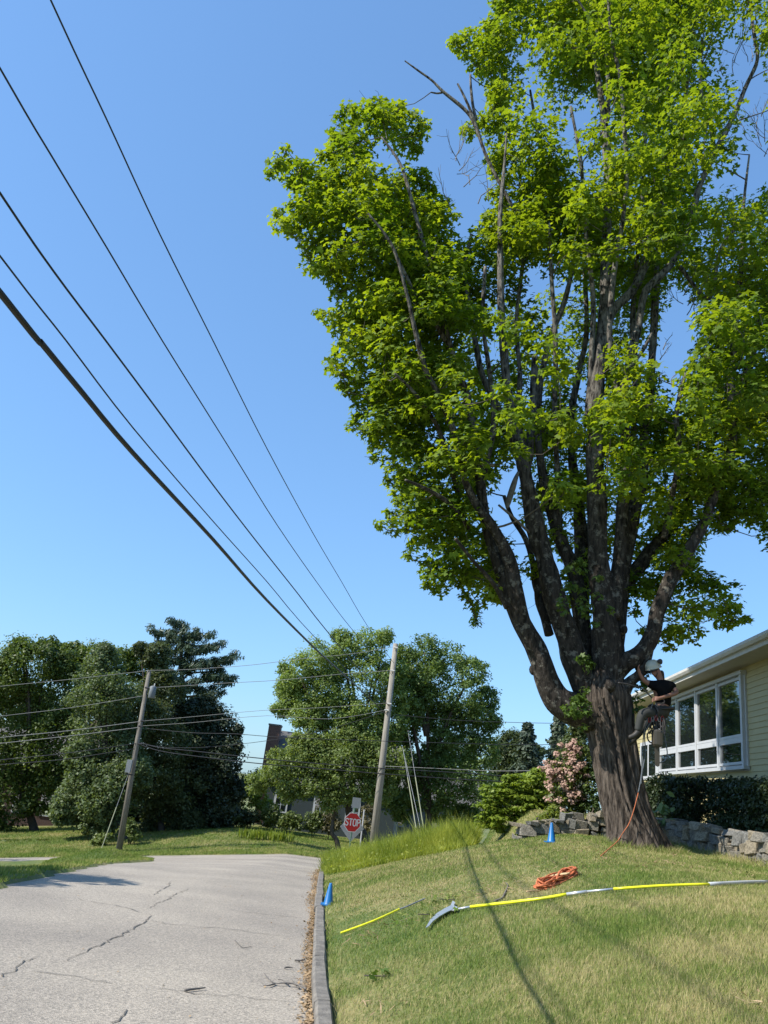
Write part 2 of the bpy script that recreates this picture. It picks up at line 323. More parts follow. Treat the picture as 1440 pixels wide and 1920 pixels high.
# cracks in the asphalt (thin recessed looking tar-dark strips, 4 mm above the sheet)
crk = [[(660, 320), (610, 365), (560, 390), (530, 405), (475, 425), (470, 435), (400, 460), (350, 485), (290, 515)],
 [(740, 170), (735, 195), (700, 205), (670, 230)], [(480, 128), (540, 138), (700, 152), (850, 160), (980, 178), (1100, 190)],
 [(340, 245), (440, 265), (530, 280), (600, 302), (660, 318)], [(660, 340), (720, 355), (900, 370), (1010, 380), (1150, 400), (1330, 415)],
 [(1010, 295), (1150, 312), (1330, 330)], [(0, 580), (60, 550), (110, 520), (165, 500)], [(150, 560), (300, 580), (400, 600), (510, 615)],
 [(500, 785), (550, 755), (570, 735)], [(690, 640), (800, 645), (920, 660), (1130, 680), (1300, 700)], [(720, 100), (900, 120), (1060, 128), (1340, 150)], [(640, 290), (760, 230), (830, 200)]]
mb = MB(); M['crack'] = simple('crack_dark', (.10, .093, .082), .95)
for ci, c in enumerate(crk):
    pts = [hit(x/2.323, 1580+y/2.323) for x, y in c]; pp = []
    for a, bb in zip(pts[:-1], pts[1:]):
        n = max(3, int(np.linalg.norm(bb-a)/.09))
        for k in range(n): pp.append(a+(bb-a)*k/n+np.array([rng.normal()*.018, rng.normal()*.03, 0]))
    pp.append(pts[-1]); w0 = .006 if ci in (0, 6) else .0042
    V = []; Fc = []
    for i, p in enumerate(pp):
        tt = pp[min(i+1, len(pp)-1)]-pp[max(i-1, 0)]; nn = np.array([-tt[1], tt[0], 0]); nn /= np.linalg.norm(nn)+1e-9
        w = w0*rng.uniform(.4, 1.4)*(1+p[1]*.035)*(.25+.75*math.sin(math.pi*min(1, (i+1)/(len(pp))*1.0))**.4)
        for s in (-1, 1):
            q = p+nn*w*s; V.append((q[0], q[1], float(zroad(q[0], q[1]))+.006))
        if i: Fc.append((2*i-2, 2*i-1, 2*i+1, 2*i))
    mb.add(V, Fc)
tag(mb.build('road_crack', M['crack']), kind='structure')

# ------------------------------------------------------------------ granite curb, stone by stone
curb = empty('granite_curb', (float(xc(10))+.08, 10, float(zroad(0, 10))), 'long low grey granite curb between the asphalt and the mown bank', 'curb')
y = 1.0; k = 0
while y < 25:
    L = rng.uniform(1.6, 2.3); y2 = y+L-.015; V = []; Fc = []; ns = 5; pr = []
    w = .13; hgt = .10; jit = rng.normal(0, .008)
    for i in range(ns+1):
        yy = y+(y2-y)*i/ns; x0 = float(xc(yy))+jit; z0 = float(zroad(x0, yy)); r = .018
        prof = [(-.0, -.15), (-.0, hgt-r), (r, hgt), (w-r, hgt+.005), (w, hgt-r), (w, -.15)]
        for (a, h) in prof: V.append((x0+a+rng.normal(0, .003), yy, z0+h+rng.normal(0, .003)))
    for i in range(ns):
        for j in range(5): Fc.append((i*6+j, i*6+j+1, (i+1)*6+j+1, (i+1)*6+j))
    Fc += [(5, 4, 3, 2, 1, 0), tuple(ns*6+j for j in range(6))]
    mesh('curb_stone', V, Fc, M['granite'], curb); y += L; k += 1

# ------------------------------------------------------------------ leaf builders
def frames(N):
    N = N/np.linalg.norm(N, axis=1, keepdims=True); a = rng.normal(size=N.shape); a -= N*(a*N).sum(1, keepdims=True)
    a /= np.linalg.norm(a, axis=1, keepdims=True); return N, a, np.cross(N, a)
MAPLE = np.array([(0, -.18, .02), (.40, -.44, -.05), (.64, .16, -.10), (.2, .17, .02), (0, .74, -.12), (-.2, .17, .02), (-.64, .16, -.10), (-.40, -.44, -.05)])
OVAL = np.array([(0, -.5, 0), (.27, -.1, .04), (.2, .25, .02), (0, .5, -.05), (-.22, .22, .02), (-.27, -.12, .04)])
DIAM = np.array([(0, -.5, 0), (.3, 0, .05), (0, .5, 0), (-.3, 0, .05)])
NEED = np.array([(-.05, -.5, 0), (.05, -.5, 0), (.1, .1, 0), (0, .55, 0)])
SPRAY = np.array([(-.06, -.5, 0), (.25, -.3, .02), (.12, 0, 0), (.3, .15, .03), (0, .55, 0), (-.28, .2, .03), (-.12, 0, 0), (-.22, -.3, .02)])
def leaf_mesh(name, Cn, N, size, shape, mat, parent=None, T=None):
    N, a, b = frames(N)
    if T is not None:
        b = T-N*(T*N).sum(1, keepdims=True); b /= np.linalg.norm(b, axis=1, keepdims=True)+1e-9; a = np.cross(b, N)
    s = np.asarray(size).reshape(-1, 1, 1)
    V = Cn[:, None, :] + s*(shape[None, :, 0:1]*a[:, None]+shape[None, :, 1:2]*b[:, None]+shape[None, :, 2:3]*N[:, None])
    return fastmesh(name, V.reshape(-1, 3), len(shape), mat, parent)
def clump_cloud(cents, rads, n_per, flat=.65, shell=.45, up=.7):
    """Leaves in lumpy balls, denser towards their skins. Returns positions and normals."""
    cents = np.asarray(cents); rads = np.asarray(rads); k = np.repeat(np.arange(len(cents)), n_per)
    d = rng.normal(size=(len(k), 3)); d /= np.linalg.norm(d, axis=1, keepdims=True)
    rr = rng.uniform(0, 1, len(k))**shell
    p = cents[k]+d*(rads[k]*rr)[:, None]*np.array([1, 1, flat])
    N = d+np.array([0, 0, up])+rng.normal(size=d.shape)*.55
    return p, N
def sphere_pts(c, r, n, zmin=-.75):
    d = rng.normal(size=(n*2, 3)); d /= np.linalg.norm(d, axis=1, keepdims=True); d = d[d[:, 2] > zmin][:n]
    return c+d*r
def far_tree(name, circles, Y, leaf, mat, label, cat='tree', group=None, shape=DIAM, dens=1., base=None, trunk_r=.3, sub=.17, dY=1., flat=.8, bark=None, limbs=3, rootd=None):
    """Crown from pixel circles (px, py, r) at distance Y (or own 4th value): each becomes a ball of leaf clumps."""
    leaf = leaf*.66; cc = []; rr = []
    for q in circles:
        yy = Y if len(q) < 4 else q[3]; c = P(q[0], q[1], yy); dist = np.linalg.norm(c); r = q[2]/F*dist*1.13
        c = c+np.array([0, rng.uniform(-dY, dY)*r*.5, 0]); cc.append(c); rr.append(r)
    allc = []; allr = []
    for c, r in zip(cc, rr):
        sr = max(.35, min(1.3, r*.34)); n = int(max(8, 5.5*(r/sr)**2)); pts = sphere_pts(c, 1, int(n*1.5), -.98)
        pts = c+(pts-c)*(r-sr*.7)*rng.uniform(.6, 1.05, (len(pts), 1)); allc.append(pts); allr.append(np.full(len(pts), sr)*rng.uniform(.6, 1.2, len(pts)))
    allc = np.concatenate(allc); allr = np.concatenate(allr)
    npl = int(dens*8.0*(allr.mean()/leaf)**2)
    p, N = clump_cloud(allc, allr, max(6, npl), flat=flat)
    if base is None: base = (np.mean([q[0] for q in circles]), max(q[1]+q[2] for q in circles))
    bc = P(base[0], base[1], Y); bc = np.array([bc[0], Y, float(Z(bc[0], Y))])
    root = empty(name, bc, label, cat, group)
    f = leaf_mesh('foliage', p, N, leaf*1.12*rng.uniform(.6, 1.25, len(p)), shape, mat, root); tag(f, kind='stuff')
    ctr = np.mean(cc, axis=0); top = max(cc, key=lambda c: c[2]); mb = MB(); bark = bark or M['farbark']
    mid = bc*.45+np.array([ctr[0], ctr[1], (bc[2]+ctr[2])/2])*.55
    mb.tube(catmull([bc-np.array([0, 0, .2]), (bc+mid)/2+np.array([.05, 0, 0]), mid, (mid+top)/2+np.array([.1, .1, 0]), top], 4), list(np.linspace(trunk_r*.8, trunk_r*.1, 17)), 8)
    mb.build('trunk', bark, root, True)
    for c in sorted(cc, key=lambda c: -c[2])[1:1+limbs*2:2]:
        s0 = mid+(top-mid)*rng.uniform(0, .5); MB().tube(catmull([s0, (s0+c)/2+np.array([0, 0, .3]), c], 4), list(np.linspace(trunk_r*.4, trunk_r*.06, 9)), 6).build('limb', bark, root, True)
    return root
#MARK_A
# ------------------------------------------------------------------ the big maple
TYY = 14.3
tb = P(1196, 1592, TYY); tb[2] = float(Z(tb[0], TYY))
maple = empty('maple_tree', tb, 'huge old maple with many upright limbs standing beside the stone wall', 'tree')
# trunk with fluted bark
ax_px = [(1200, 1606, 70), (1196, 1588, 60), (1189, 1560, 52), (1174, 1520, 46), (1163, 1480, 44), (1155, 1440, 43), (1149, 1400, 44), (1143, 1365, 46), (1138, 1330, 49), (1134, 1300, 48), (1133, 1280, 40), (1134, 1262, 30)]
pts = [P(a, b_, TYY) for a, b_, c in ax_px]; rad = [c/F*np.linalg.norm(p) for (a, b_, c), p in zip(ax_px, pts)]
pts_tr, rad_tr = pts, rad
pts[0][2] = tb[2]-.25
cp = catmull(pts, 17); cr = [float(v[0]) for v in catmull([[r, 0, 0] for r in rad], 17)]
nA = 132; n1 = SN(11, 1.0); n2 = SN(12, 1.); V = []
for i, (p, r) in enumerate(zip(cp, cr)):
    th = np.linspace(0, 2*math.pi, nA, endpoint=False); h = p[2]-tb[2]
    tw = th+.10*h+.10*n1(np.array([[.3, .2, h*.8]]))[0]
    q = np.stack([np.cos(tw)*2.2, np.sin(tw)*2.2, np.full(nA, h*.55)], -1)
    ph = tw*11+3.2*n1(q*[1, 1, 1.6])+1.5*n2(q*2.3+[0, 0, h*.8])
    ridge = np.abs(np.sin(ph))**.7; flare = max(0, 1-(h/.55))
    lob = .10*np.cos(5*th+1.1)*flare+.05*np.cos(3*th+.4)+.05*np.cos(2*th+h*.8)
    fine = .012*n2(q*7)
    rr = r*.84*(1+lob)+.058*(ridge-.6)*(1+.5*n1(q*3))+fine+.03*np.clip(n2(q*1.7+5.), 0, 2)*(ridge > .3)
    V.append(np.stack([p[0]+np.cos(th)*rr, p[1]+np.sin(th)*rr, np.full(nA, p[2])+.0*th], -1))
nr = len(V); V = np.concatenate(V); i, j = np.meshgrid(np.arange(nA), np.arange(nr-1)); a = (j*nA+i).ravel(); b2 = (j*nA+(i+1) % nA).ravel()
fastmesh('trunk', V, 4, M['bark'], maple, True, np.stack([a, b2, b2+nA, a+nA], -1))
# limbs traced: (px, py, radius px), depth offset at start and end
LIMBS = [
 ([(1110, 1345, 40), (1075, 1330, 38), (1045, 1312, 34), (1025, 1277, 29), (1009, 1227, 26), (990, 1190, 24), (966, 1143, 19), (949, 1102, 17), (935, 1060, 15), (915, 1000, 13), (904, 935, 12), (897, 872, 11), (887, 807, 10), (876, 747, 9.5), (856, 691, 8.5), (833, 612, 7.5), (812, 522, 6.5), (796, 464, 5.5), (779, 403, 4.5), (752, 311, 3.4), (715, 257, 2)], .0, -1.3),
 ([(1010, 1235, 18), (985, 1180, 19), (966, 1110, 17), (955, 1050, 15), (925, 990, 12), (890, 940, 10), (868, 890, 8), (857, 829, 8), (840, 780, 7.5), (812, 720, 7), (797, 691, 7), (779, 622, 6), (760, 540, 4.5), (735, 460, 3.5), (690, 400, 2)], -.2, -2.4),
 ([(1120, 1330, 34), (1096, 1284, 33), (1076, 1227, 30), (1057, 1171, 28), (1036, 1102, 26), (1019, 1040, 24), (1006, 996, 22), (992, 927, 20), (981, 872, 18), (969, 810, 14), (958, 765, 12), (950, 719, 10.5), (944, 650, 9.5), (940, 590, 8.5), (938, 487, 7), (938, 400, 5), (945, 320, 3.5), (950, 250, 2)], .05, -.6),
 ([(985, 890, 13), (992, 840, 12), (998, 790, 10), (1001, 740, 9), (1002, 695, 8.5), (1003, 668, 8)], .0, .3),
 ([(1135, 1320, 36), (1138, 1270, 34), (1136, 1200, 31), (1130, 1128, 29), (1121, 1031, 26), (1119, 927, 23), (1114, 857, 22), (1116, 788, 19), (1121, 719, 17), (1128, 649, 15), (1133, 580, 13), (1137, 450, 11), (1140, 337, 9.5), (1133, 225, 7.5), (1125, 169, 6), (1110, 60, 4), (1106, -60, 2.5)], -.1, .1),
 ([(1110, 1290, 22), (1097, 1227, 22), (1088, 1135, 20), (1072, 1060, 17), (1050, 1010, 15), (1030, 945, 13), (1018, 892, 11), (1009, 823, 10), (1010, 740, 8), (1030, 640, 7), (1060, 560, 6), (1076, 472, 5.5), (1057, 412, 5), (1027, 330, 4.5), (1009, 255, 3.5), (994, 169, 2.2)], .35, .7),
 ([(1150, 1230, 24), (1158, 1150, 22), (1166, 1066, 21), (1184, 975, 18), (1203, 893, 14), (1207, 823, 11), (1217, 754, 10), (1224, 649, 8.5), (1228, 580, 7.5), (1230, 536, 7), (1236, 440, 5), (1250, 330, 3.5), (1262, 220, 2)], .25, 1.2),
 ([(1148, 1160, 20), (1157, 1080, 17), (1164, 996, 15), (1171, 892, 13), (1173, 823, 12), (1168, 764, 12), (1172, 715, 11), (1183, 667, 10), (1197, 612, 9), (1211, 546, 8.5), (1258, 495, 8), (1294, 420, 7), (1309, 356, 6.5), (1339, 289, 6), (1376, 217, 5), (1399, 161, 4.2), (1420, 112, 3.5), (1414, 64, 3), (1404, -10, 2)], -.1, .4),
 ([(1133, 640, 12), (1147, 585, 11), (1177, 555, 10), (1200, 520, 9.5), (1222, 450, 8.5), (1246, 370, 7.5), (1271, 281, 6), (1282, 200, 4.5), (1300, 90, 3)], .1, 1.4),
 ([(1150, 1262, 24), (1172, 1242, 21), (1190, 1233, 20), (1212, 1213, 19), (1226, 1181, 18), (1232, 1149, 17), (1244, 1118, 16), (1260, 1081, 16), (1285, 1040, 16), (1315, 990, 14), (1333, 945, 13), (1353, 892, 12), (1374, 823, 10), (1371, 719, 9), (1377, 632, 7), (1390, 500, 5), (1395, 380, 3), (1405, 290, 2)], -.1, -.9),
 ([(1160, 1310, 18), (1180, 1281, 13), (1198, 1266, 11), (1209, 1250, 10), (1216, 1228, 10), (1221, 1205, 10)], -.15, -.2),
 ([(1150, 1130, 22), (1183, 1083, 18), (1208, 1050, 16), (1238, 1014, 14), (1272, 970, 12), (1310, 900, 9), (1335, 820, 8), (1350, 740, 6), (1345, 640, 4)], .5, 2.0),
 ([(1108, 1250, 20), (1090, 1150, 19), (1092, 1050, 17), (1086, 960, 14), (1075, 880, 11), (1070, 790, 9), (1085, 700, 7.5), (1100, 620, 6), (1095, 500, 4)], .8, 2.4),
 ([(1040, 1165, 12), (1018, 1130, 11), (1005, 1098, 9), (1000, 1060, 8), (985, 1010, 7), (960, 970, 6), (945, 930, 5)], .5, 1.0),
 ([(1030, 1190, 12), (1022, 1160, 11), (1010, 1125, 10), (1008, 1080, 9), (1012, 1030, 7)], .3, .8),
 ([(985, 860, 9), (966, 815, 9), (935, 765, 8), (905, 705, 7.5), (893, 650, 7), (880, 575, 6), (872, 500, 5), (884, 440, 4)], -.2, .5),
 ([(1166, 760, 9), (1150, 690, 8), (1143, 620, 7), (1150, 520, 6), (1165, 430, 5), (1175, 330, 5), (1168, 200, 4.5), (1162, 140, 4), (1147, 75, 3), (1140, 0, 2.2)], -.4, -1.0),
 ([(1140, 215, 5), (1138, 112, 4), (1117, 56, 3), (1084, 0, 2)], .0, -.7),
 ([(1360, 800, 8), (1400, 700, 7), (1425, 600, 6), (1450, 480, 4)], .2, .9),
 ([(1340, 285, 4.5), (1333, 240, 4), (1324, 200, 3.2), (1314, 165, 2.5), (1316, 100, 1.6)], .3, .6),
 ([(835, 640, 6), (815, 605, 5.5), (786, 573, 5), (772, 540, 4.5), (759, 512, 4), (740, 470, 2.5)], -.9, -1.8),
 ([(950, 1140, 7), (925, 1094, 6), (890, 1055, 5), (870, 1030, 5), (854, 1010, 4.5)], -.5, -1.4),
 ([(965, 395, 4), (915, 300, 4.2), (893, 240, 4.4), (875, 209, 4), (831, 172, 3.4), (810, 151, 2.8), (785, 133, 2.2), (759, 114, 1.5)], -.2, -.6),
 ([(896, 245, 3.2), (884, 212, 3), (870, 180, 2.6), (858, 157, 2)], -.2, -.4),
 ([(893, 225, 3.5), (887, 200, 3.2), (883, 165, 2.8), (882, 140, 2.4)], -.2, -.3),
 ([(831, 173, 2.4), (820, 175, 2.2), (808, 173, 1.6)], -.45, -.5),
 ([(1275, 500, 5), (1330, 560, 4), (1350, 470, 4), (1390, 420, 3), (1440, 400, 2)], .4, .9),
 ([(1180, 690, 5), (1200, 665, 4.6), (1215, 640, 4), (1222, 625, 3)], -.1, .0),
 ([(1048, 1000, 9), (1046, 900, 8), (1040, 780, 7), (1042, 650, 6), (1034, 520, 5), (1030, 420, 3.5)], .5, -.6),
 ([(1195, 930, 9), (1188, 820, 8), (1192, 700, 7), (1186, 600, 6), (1196, 470, 5), (1206, 340, 4), (1210, 220, 3)], .4, 1.0),
 ([(905, 900, 8), (925, 800, 7), (918, 700, 6), (905, 600, 5), (910, 500, 4)], -.2, -.9),
 ([(1245, 1010, 9), (1262, 920, 8), (1275, 850, 7), (1268, 780, 6), (1285, 700, 4)], -.4, -1.0),
 ([(960, 830, 7), (975, 720, 6), (968, 600, 5), (982, 470, 4.5), (975, 350, 3.5), (985, 250, 2.5)], .2, .8),
 ([(1100, 800, 8), (1108, 690, 7), (1112, 560, 6), (1098, 430, 5), (1090, 310, 4), (1070, 200, 3)], .2, -.8),
 ([(860, 930, 7), (840, 860, 6), (820, 800, 5), (780, 740, 4), (740, 700, 2.5)], -.6, -1.8),
 ([(880, 990, 7), (850, 950, 6), (805, 920, 5), (760, 900, 3)], -.6, -1.6),
 ([(1172, 770, 7), (1180, 760, 6.5), (1190, 748, 6), (1198, 753, 5)], -.2, -.3),
]
limbpts = []
nz = SN(31, 2.2)
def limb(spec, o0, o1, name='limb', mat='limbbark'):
    m = len(spec); pts = []; rr = []
    L = np.cumsum([0]+[math.hypot(spec[i+1][0]-spec[i][0], spec[i+1][1]-spec[i][1]) for i in range(m-1)]); L = L/L[-1]
    for (a, b_, r), t in zip(spec, L):
        Y = TYY+o0+(o1-o0)*t; p = P(a, b_, Y); pts.append(p); rr.append(r/F*np.linalg.norm(p)*.73)
    cp = catmull(pts, 5); cr = [max(.008, float(v[0])) for v in catmull([[r, 0, 0] for r in rr], 5)]
    n = 22 if cr[0] > .12 else 12; mbb = MB(); mbb.tube(cp, cr, n); V = np.array(mbb.V)
    ctr = np.repeat(np.array(cp), n, axis=0); rep = np.repeat(np.array(cr), n)
    ph = np.tile(np.arange(n)*2*math.pi/n, len(cp))
    wob = 1+.10*nz(V*1.3)+.05*nz(V*3.5)+(.08*np.sin(ph*6+V[:, 2]*2.+nz(V)*3) if n == 22 else 0)
    V = ctr+(V-ctr)*wob[:, None]
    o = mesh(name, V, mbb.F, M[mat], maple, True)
    for k, (p, r) in enumerate(zip(cp, cr)):
        if k > 8 or m < 9: limbpts.append((p[0], p[1], p[2], r))
    return o
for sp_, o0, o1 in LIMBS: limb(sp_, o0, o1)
limb([(972, 885, 4), (966, 900, 7), (958, 925, 7.5), (952, 945, 6), (950, 953, 2)], -.3, -.35, 'broken_stub', 'dead')
limb([(891, 869, 2.5), (905, 870, 4), (928, 873, 4)], -.9, -.95, 'broken_stub', 'dead')
limb([(935, 947, 2.5), (960, 968, 3), (992, 998, 3.5)], -.6, -.2, 'broken_stub', 'dead')
for (px_, py_, r_) in [(1142, 1285, 12), (1168, 1180, 9), (1001, 1256, 9), (1022, 1303, 8), (1196, 1252, 6)]:
    c = P(px_, py_, TYY-.42 if px_ == 1142 else TYY-.05); rr_ = r_/F*14.5; th = np.linspace(0, math.pi, 7)
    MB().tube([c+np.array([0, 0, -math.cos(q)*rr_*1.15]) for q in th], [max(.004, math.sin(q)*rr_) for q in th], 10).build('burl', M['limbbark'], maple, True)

CROWN = np.array([(925, -90), (918, 0), (905, 40), (870, 45), (832, 55), (824, 75), (850, 98), (880, 130), (905, 165), (905, 205), (862, 218), (858, 255), (885, 282), (905, 292), (915, 340), (900, 385), (865, 378), (845, 362), (822, 345), (818, 320), (800, 290), (790, 272), (808, 262), (805, 215), (770, 195), (735, 175), (700, 172), (670, 182), (640, 180), (625, 197), (612, 230), (605, 265), (575, 290), (550, 280), (545, 258), (530, 255), (515, 270), (495, 295), (478, 325), (485, 342), (515, 345), (535, 365), (530, 385), (510, 388), (490, 395), (497, 430), (520, 450), (550, 455), (555, 490), (555, 520), (590, 530), (610, 545), (618, 560), (590, 575), (582, 590), (598, 610), (600, 635), (618, 640), (595, 670), (590, 682), (605, 700), (625, 720), (608, 740), (640, 750), (655, 770), (635, 790), (630, 805), (660, 815), (675, 830), (680, 860), (675, 875), (700, 885), (715, 925), (720, 945), (700, 960), (690, 990), (680, 1005), (720, 1005), (750, 1015), (755, 1035), (750, 1060), (775, 1070), (780, 1110), (800, 1125), (825, 1135), (850, 1115), (870, 1140), (878, 1165), (872, 1190), (890, 1200), (905, 1180), (930, 1150), (960, 1130), (1010, 1150), (1050, 1190), (1165, 1150), (1180, 1190), (1210, 1200), (1240, 1222), (1285, 1240), (1310, 1215), (1335, 1188), (1375, 1195), (1428, 1165), (1400, 1130), (1405, 1100), (1370, 1070), (1325, 1050), (1335, 1010), (1360, 1010), (1400, 1000), (1440, 1045), (1560, 1040), (1640, 700), (1600, 300), (1500, -90)], float)
HOLES = [(1262, 690, 20, 55), (1248, 640, 18, 60), (1275, 580, 28, 50), (1385, 330, 50, 26), (1425, 250, 36, 60), (1375, 110, 34, 60), (1430, 170, 26, 50), (870, 300, 26, 34), (862, 420, 12, 26), (942, 925, 24, 30), (975, 1010, 15, 40), (965, 890, 14, 14), (745, 300, 34, 14), (1200, 1215, 34, 26), (1000, 1165, 60, 26), (1350, 1040, 34, 10), (1420, 1080, 24, 26), (1010, 520, 8, 30)]
def inpoly(x, y, poly):
    c = np.zeros(len(x), bool); n = len(poly)
    for i in range(n):
        x1, y1 = poly[i]; x2, y2 = poly[i-1]
        k = ((y1 > y) != (y2 > y)); xx = (x2-x1)*(y-y1)/((y2-y1) if y2 != y1 else 1e-9)+x1; c ^= k & (x < xx)
    return c
def edged(x, y, poly):
    best = np.full(len(x), 1e9)
    for i in range(len(poly)):
        a = poly[i-1]; b_ = poly[i]; d = b_-a; L = d@d+1e-9
        t = np.clip(((x-a[0])*d[0]+(y-a[1])*d[1])/L, 0, 1); best = np.minimum(best, np.hypot(x-a[0]-t*d[0], y-a[1]-t*d[1]))
    return best
NC = 30000
cx_ = rng.uniform(470, 1640, NC); cy_ = rng.uniform(-90, 1250, NC)
ok = inpoly(cx_, cy_, CROWN); cx_ = cx_[ok]; cy_ = cy_[ok]; ed = edged(cx_, cy_, CROWN)
side = rng.uniform(-1, 1, len(cx_)); Rp = np.clip(ed*1.15, 12, 330)     # half depth of the crown in px
half = Rp/F*15
Yc = TYY+.3+side*half*np.where(side > 0, 1., .92)-1.2*np.clip((900-cx_)/400, 0, 1)
szp = np.clip(ed*.8, 15, 42)                                            # clump radius px
keep = (ed > 12)
for (hx, hy, ha, hb) in HOLES: keep &= (((cx_-hx)/(ha+szp*.6))**2+((cy_-hy)/(hb+szp*.6))**2) > 1
# fewer leaves in front of the bare limbs at the heart of the tree
dens = np.where(side < .15, np.where(cx_ < 850, .75, .36), 1.)*np.ones(len(cx_))
def dim(cxx, cyy, a, b_, front, back):
    q = ((cx_-cxx)/a)**2+((cy_-cyy)/b_)**2 < 1; dens[q] = np.minimum(dens[q], np.where(side[q] < .1, front, back))
dim(1100, 1140, 160, 190, .0, .35); dim(1120, 800, 130, 230, .30, 1); dim(985, 780, 60, 220, .2, 1); dim(1050, 1000, 140, 150, .07, .7); dim(935, 600, 30, 150, .5, 1)
dim(1365, 240, 110, 260, .22, .32); dim(1260, 450, 60, 150, .5, .7); dim(1240, 1010, 60, 130, .3, 1); dim(920, 1080, 60, 90, .3, .9); dim(1300, 950, 60, 120, .5, 1)
keep &= rng.uniform(size=len(cx_)) < dens
g3 = SN(77, .55); g4 = SN(78, 1.3)
pos = np.stack([P(a, b_, c) for a, b_, c in zip(cx_, cy_, Yc)])
g5 = SN(79, 2.1); keep &= ((.5*g3(pos)+.5*g4(pos)+.6*g5(pos)) > -.22) | ((ed < 62) & (rng.uniform(size=len(ed)) < .8))
idx = np.nonzero(keep)[0]
# thin to a minimum spacing
sel = []; grid = {}
for i in idx:
    p = pos[i]; r = szp[i]/F*14.5; key = tuple((p/.6).astype(int)); s = .52*r+.12; bad = False
    for dx in (-1, 0, 1):
        for dy in (-1, 0, 1):
            for dz in (-1, 0, 1):
                for j in grid.get((key[0]+dx, key[1]+dy, key[2]+dz), ()):
                    if np.sum((pos[j]-p)**2) < s*s: bad = True; break
                if bad: break
            if bad: break
        if bad: break
    if not bad: sel.append(i); grid.setdefault(key, []).append(i)
    if len(sel) >= 1650: break
sel = np.array(sel); cpos = pos[sel]; crad = szp[sel]/F*np.linalg.norm(cpos, axis=1)
print('clumps', len(sel))
nl = np.clip((crad/.42)**2*78, 16, 96).astype(int)
k = np.repeat(np.arange(len(sel)), nl); d = rng.normal(size=(len(k), 3)); d /= np.linalg.norm(d, axis=1, keepdims=True)
rr = rng.uniform(0, 1, len(k))**.5
# each clump is a drooping umbrella spray: leaves over a dome
lp = cpos[k]+d*(crad[k]*rr)[:, None]*np.array([1, 1, .62]); lp[:, 2] -= .25*crad[k]*(np.hypot(d[:, 0], d[:, 1])*rr)**2
N = d*np.array([.5, .5, .5])+np.array([-.25, -.12, .85])+rng.normal(size=d.shape)*.42
fol = leaf_mesh('foliage', lp, N, .113*rng.uniform(.6, 1.35, len(lp)), MAPLE, M['maple'], maple); tag(fol, kind='stuff')
# twigs joining sprays to limbs, each to the nearest wood already connected
LP = np.array(limbpts); mb = MB(); nn = len(cpos)
dl = np.sqrt(((cpos[:, None, :]-LP[None, :, :3])**2).sum(-1)+np.where(LP[None, :, 2] > cpos[:, None, 2]+.1, 3, 0)); order = np.argsort(dl.min(1)); done = []
for o_ in order:
    c = cpos[o_]; j = np.argmin(dl[o_]); best = dl[o_][j]; a = LP[j, :3]; r0 = min(.03, LP[j, 3]*.8)
    if done:
        D = cpos[done]-c; d2 = np.sqrt((D**2).sum(1)+np.where(D[:, 2] > .35, 3, 0))*1.0+.15; q = np.argmin(d2)
        if d2[q] < best: a = cpos[done[q]]; best = d2[q]; r0 = .012
    done.append(o_)
    if best > 3.5: continue
    L = np.linalg.norm(a-c); r0 = min(r0, .009+.010*L); mid = (a+c)/2+np.array([0, 0, -.08*L])+rng.normal(size=3)*.07*L
    mb.tube(catmull([a, mid, c], 2), list(np.linspace(r0, .006, 5)), 4, False)
    for _ in range(2):
        e = c+rng.normal(size=3)*crad[o_]*.45; mb.tube([c, (c+e)/2+rng.normal(size=3)*.03, e], [.006, .005, .003], 3, False)
tag(mb.build('twigs', M['twig'], maple, True), kind='stuff')
# bare dead twigs at the upper right and a few others
mb = MB()
def bare(px_, py_, Y, n, sp, L):
    for _ in range(n):
        p = P(px_+rng.normal()*sp, py_+rng.normal()*sp, Y+rng.normal()*.5); a = p; dr = np.array([rng.normal()*.6, rng.normal()*.4, 1.]); dr /= np.linalg.norm(dr)
        pl = [a]
        for s in range(5): dr = dr+rng.normal(size=3)*.22; dr /= np.linalg.norm(dr); a = a+dr*L/5; pl.append(a)
        mb.tube(pl, list(np.linspace(.012, .004, 6)), 4, False)
        for s in range(1, 5):
            e = pl[s]; d3 = dr+rng.normal(size=3)*.6; d3 /= np.linalg.norm(d3); mb.tube([e, e+d3*L*.16, e+d3*L*.3+np.array([0, 0, .05])], [.006, .005, .003], 3, False)
for q in [(1400, 130, 14.8, 9, 30, 1.0), (1420, 260, 14.8, 12, 30, .9), (1340, 440, 14.8, 8, 24, .7), (1300, 560, 14.6, 6, 24, .7), (865, 320, 13.8, 6, 12, .9), (885, 370, 13.8, 4, 14, .9), (1240, 660, 14.3, 4, 14, .4), (1330, 90, 14.6, 8, 40, .8), (1270, 740, 14.3, 3, 14, .4)]: bare(*q)
tag(mb.build('bare_twigs', M['dead'], maple, True), kind='stuff')
# epicormic sprouts on the trunk
cs_ = np.array([P(1083+rng.normal()*13, 1322+rng.normal()*16, TYY-.55) for _ in range(16)]+[P(1199+rng.normal()*9, 1318+rng.normal()*26, TYY-.1) for _ in range(9)]+[P(1204+rng.normal()*8, 1268+rng.normal()*8, TYY-.1) for _ in range(4)]+[P(1092+rng.normal()*22, 1105+rng.normal()*36, TYY-.8) for _ in range(20)]+[P(1100+rng.normal()*10, 1240+rng.normal()*24, TYY-.5) for _ in range(6)])
p, N = clump_cloud(cs_, np.full(len(cs_), .13), 14); 
tag(leaf_mesh('sprout_foliage', p, N, .085*rng.uniform(.6, 1.2, len(p)), MAPLE, M['maple_sprig'], maple), kind='stuff')

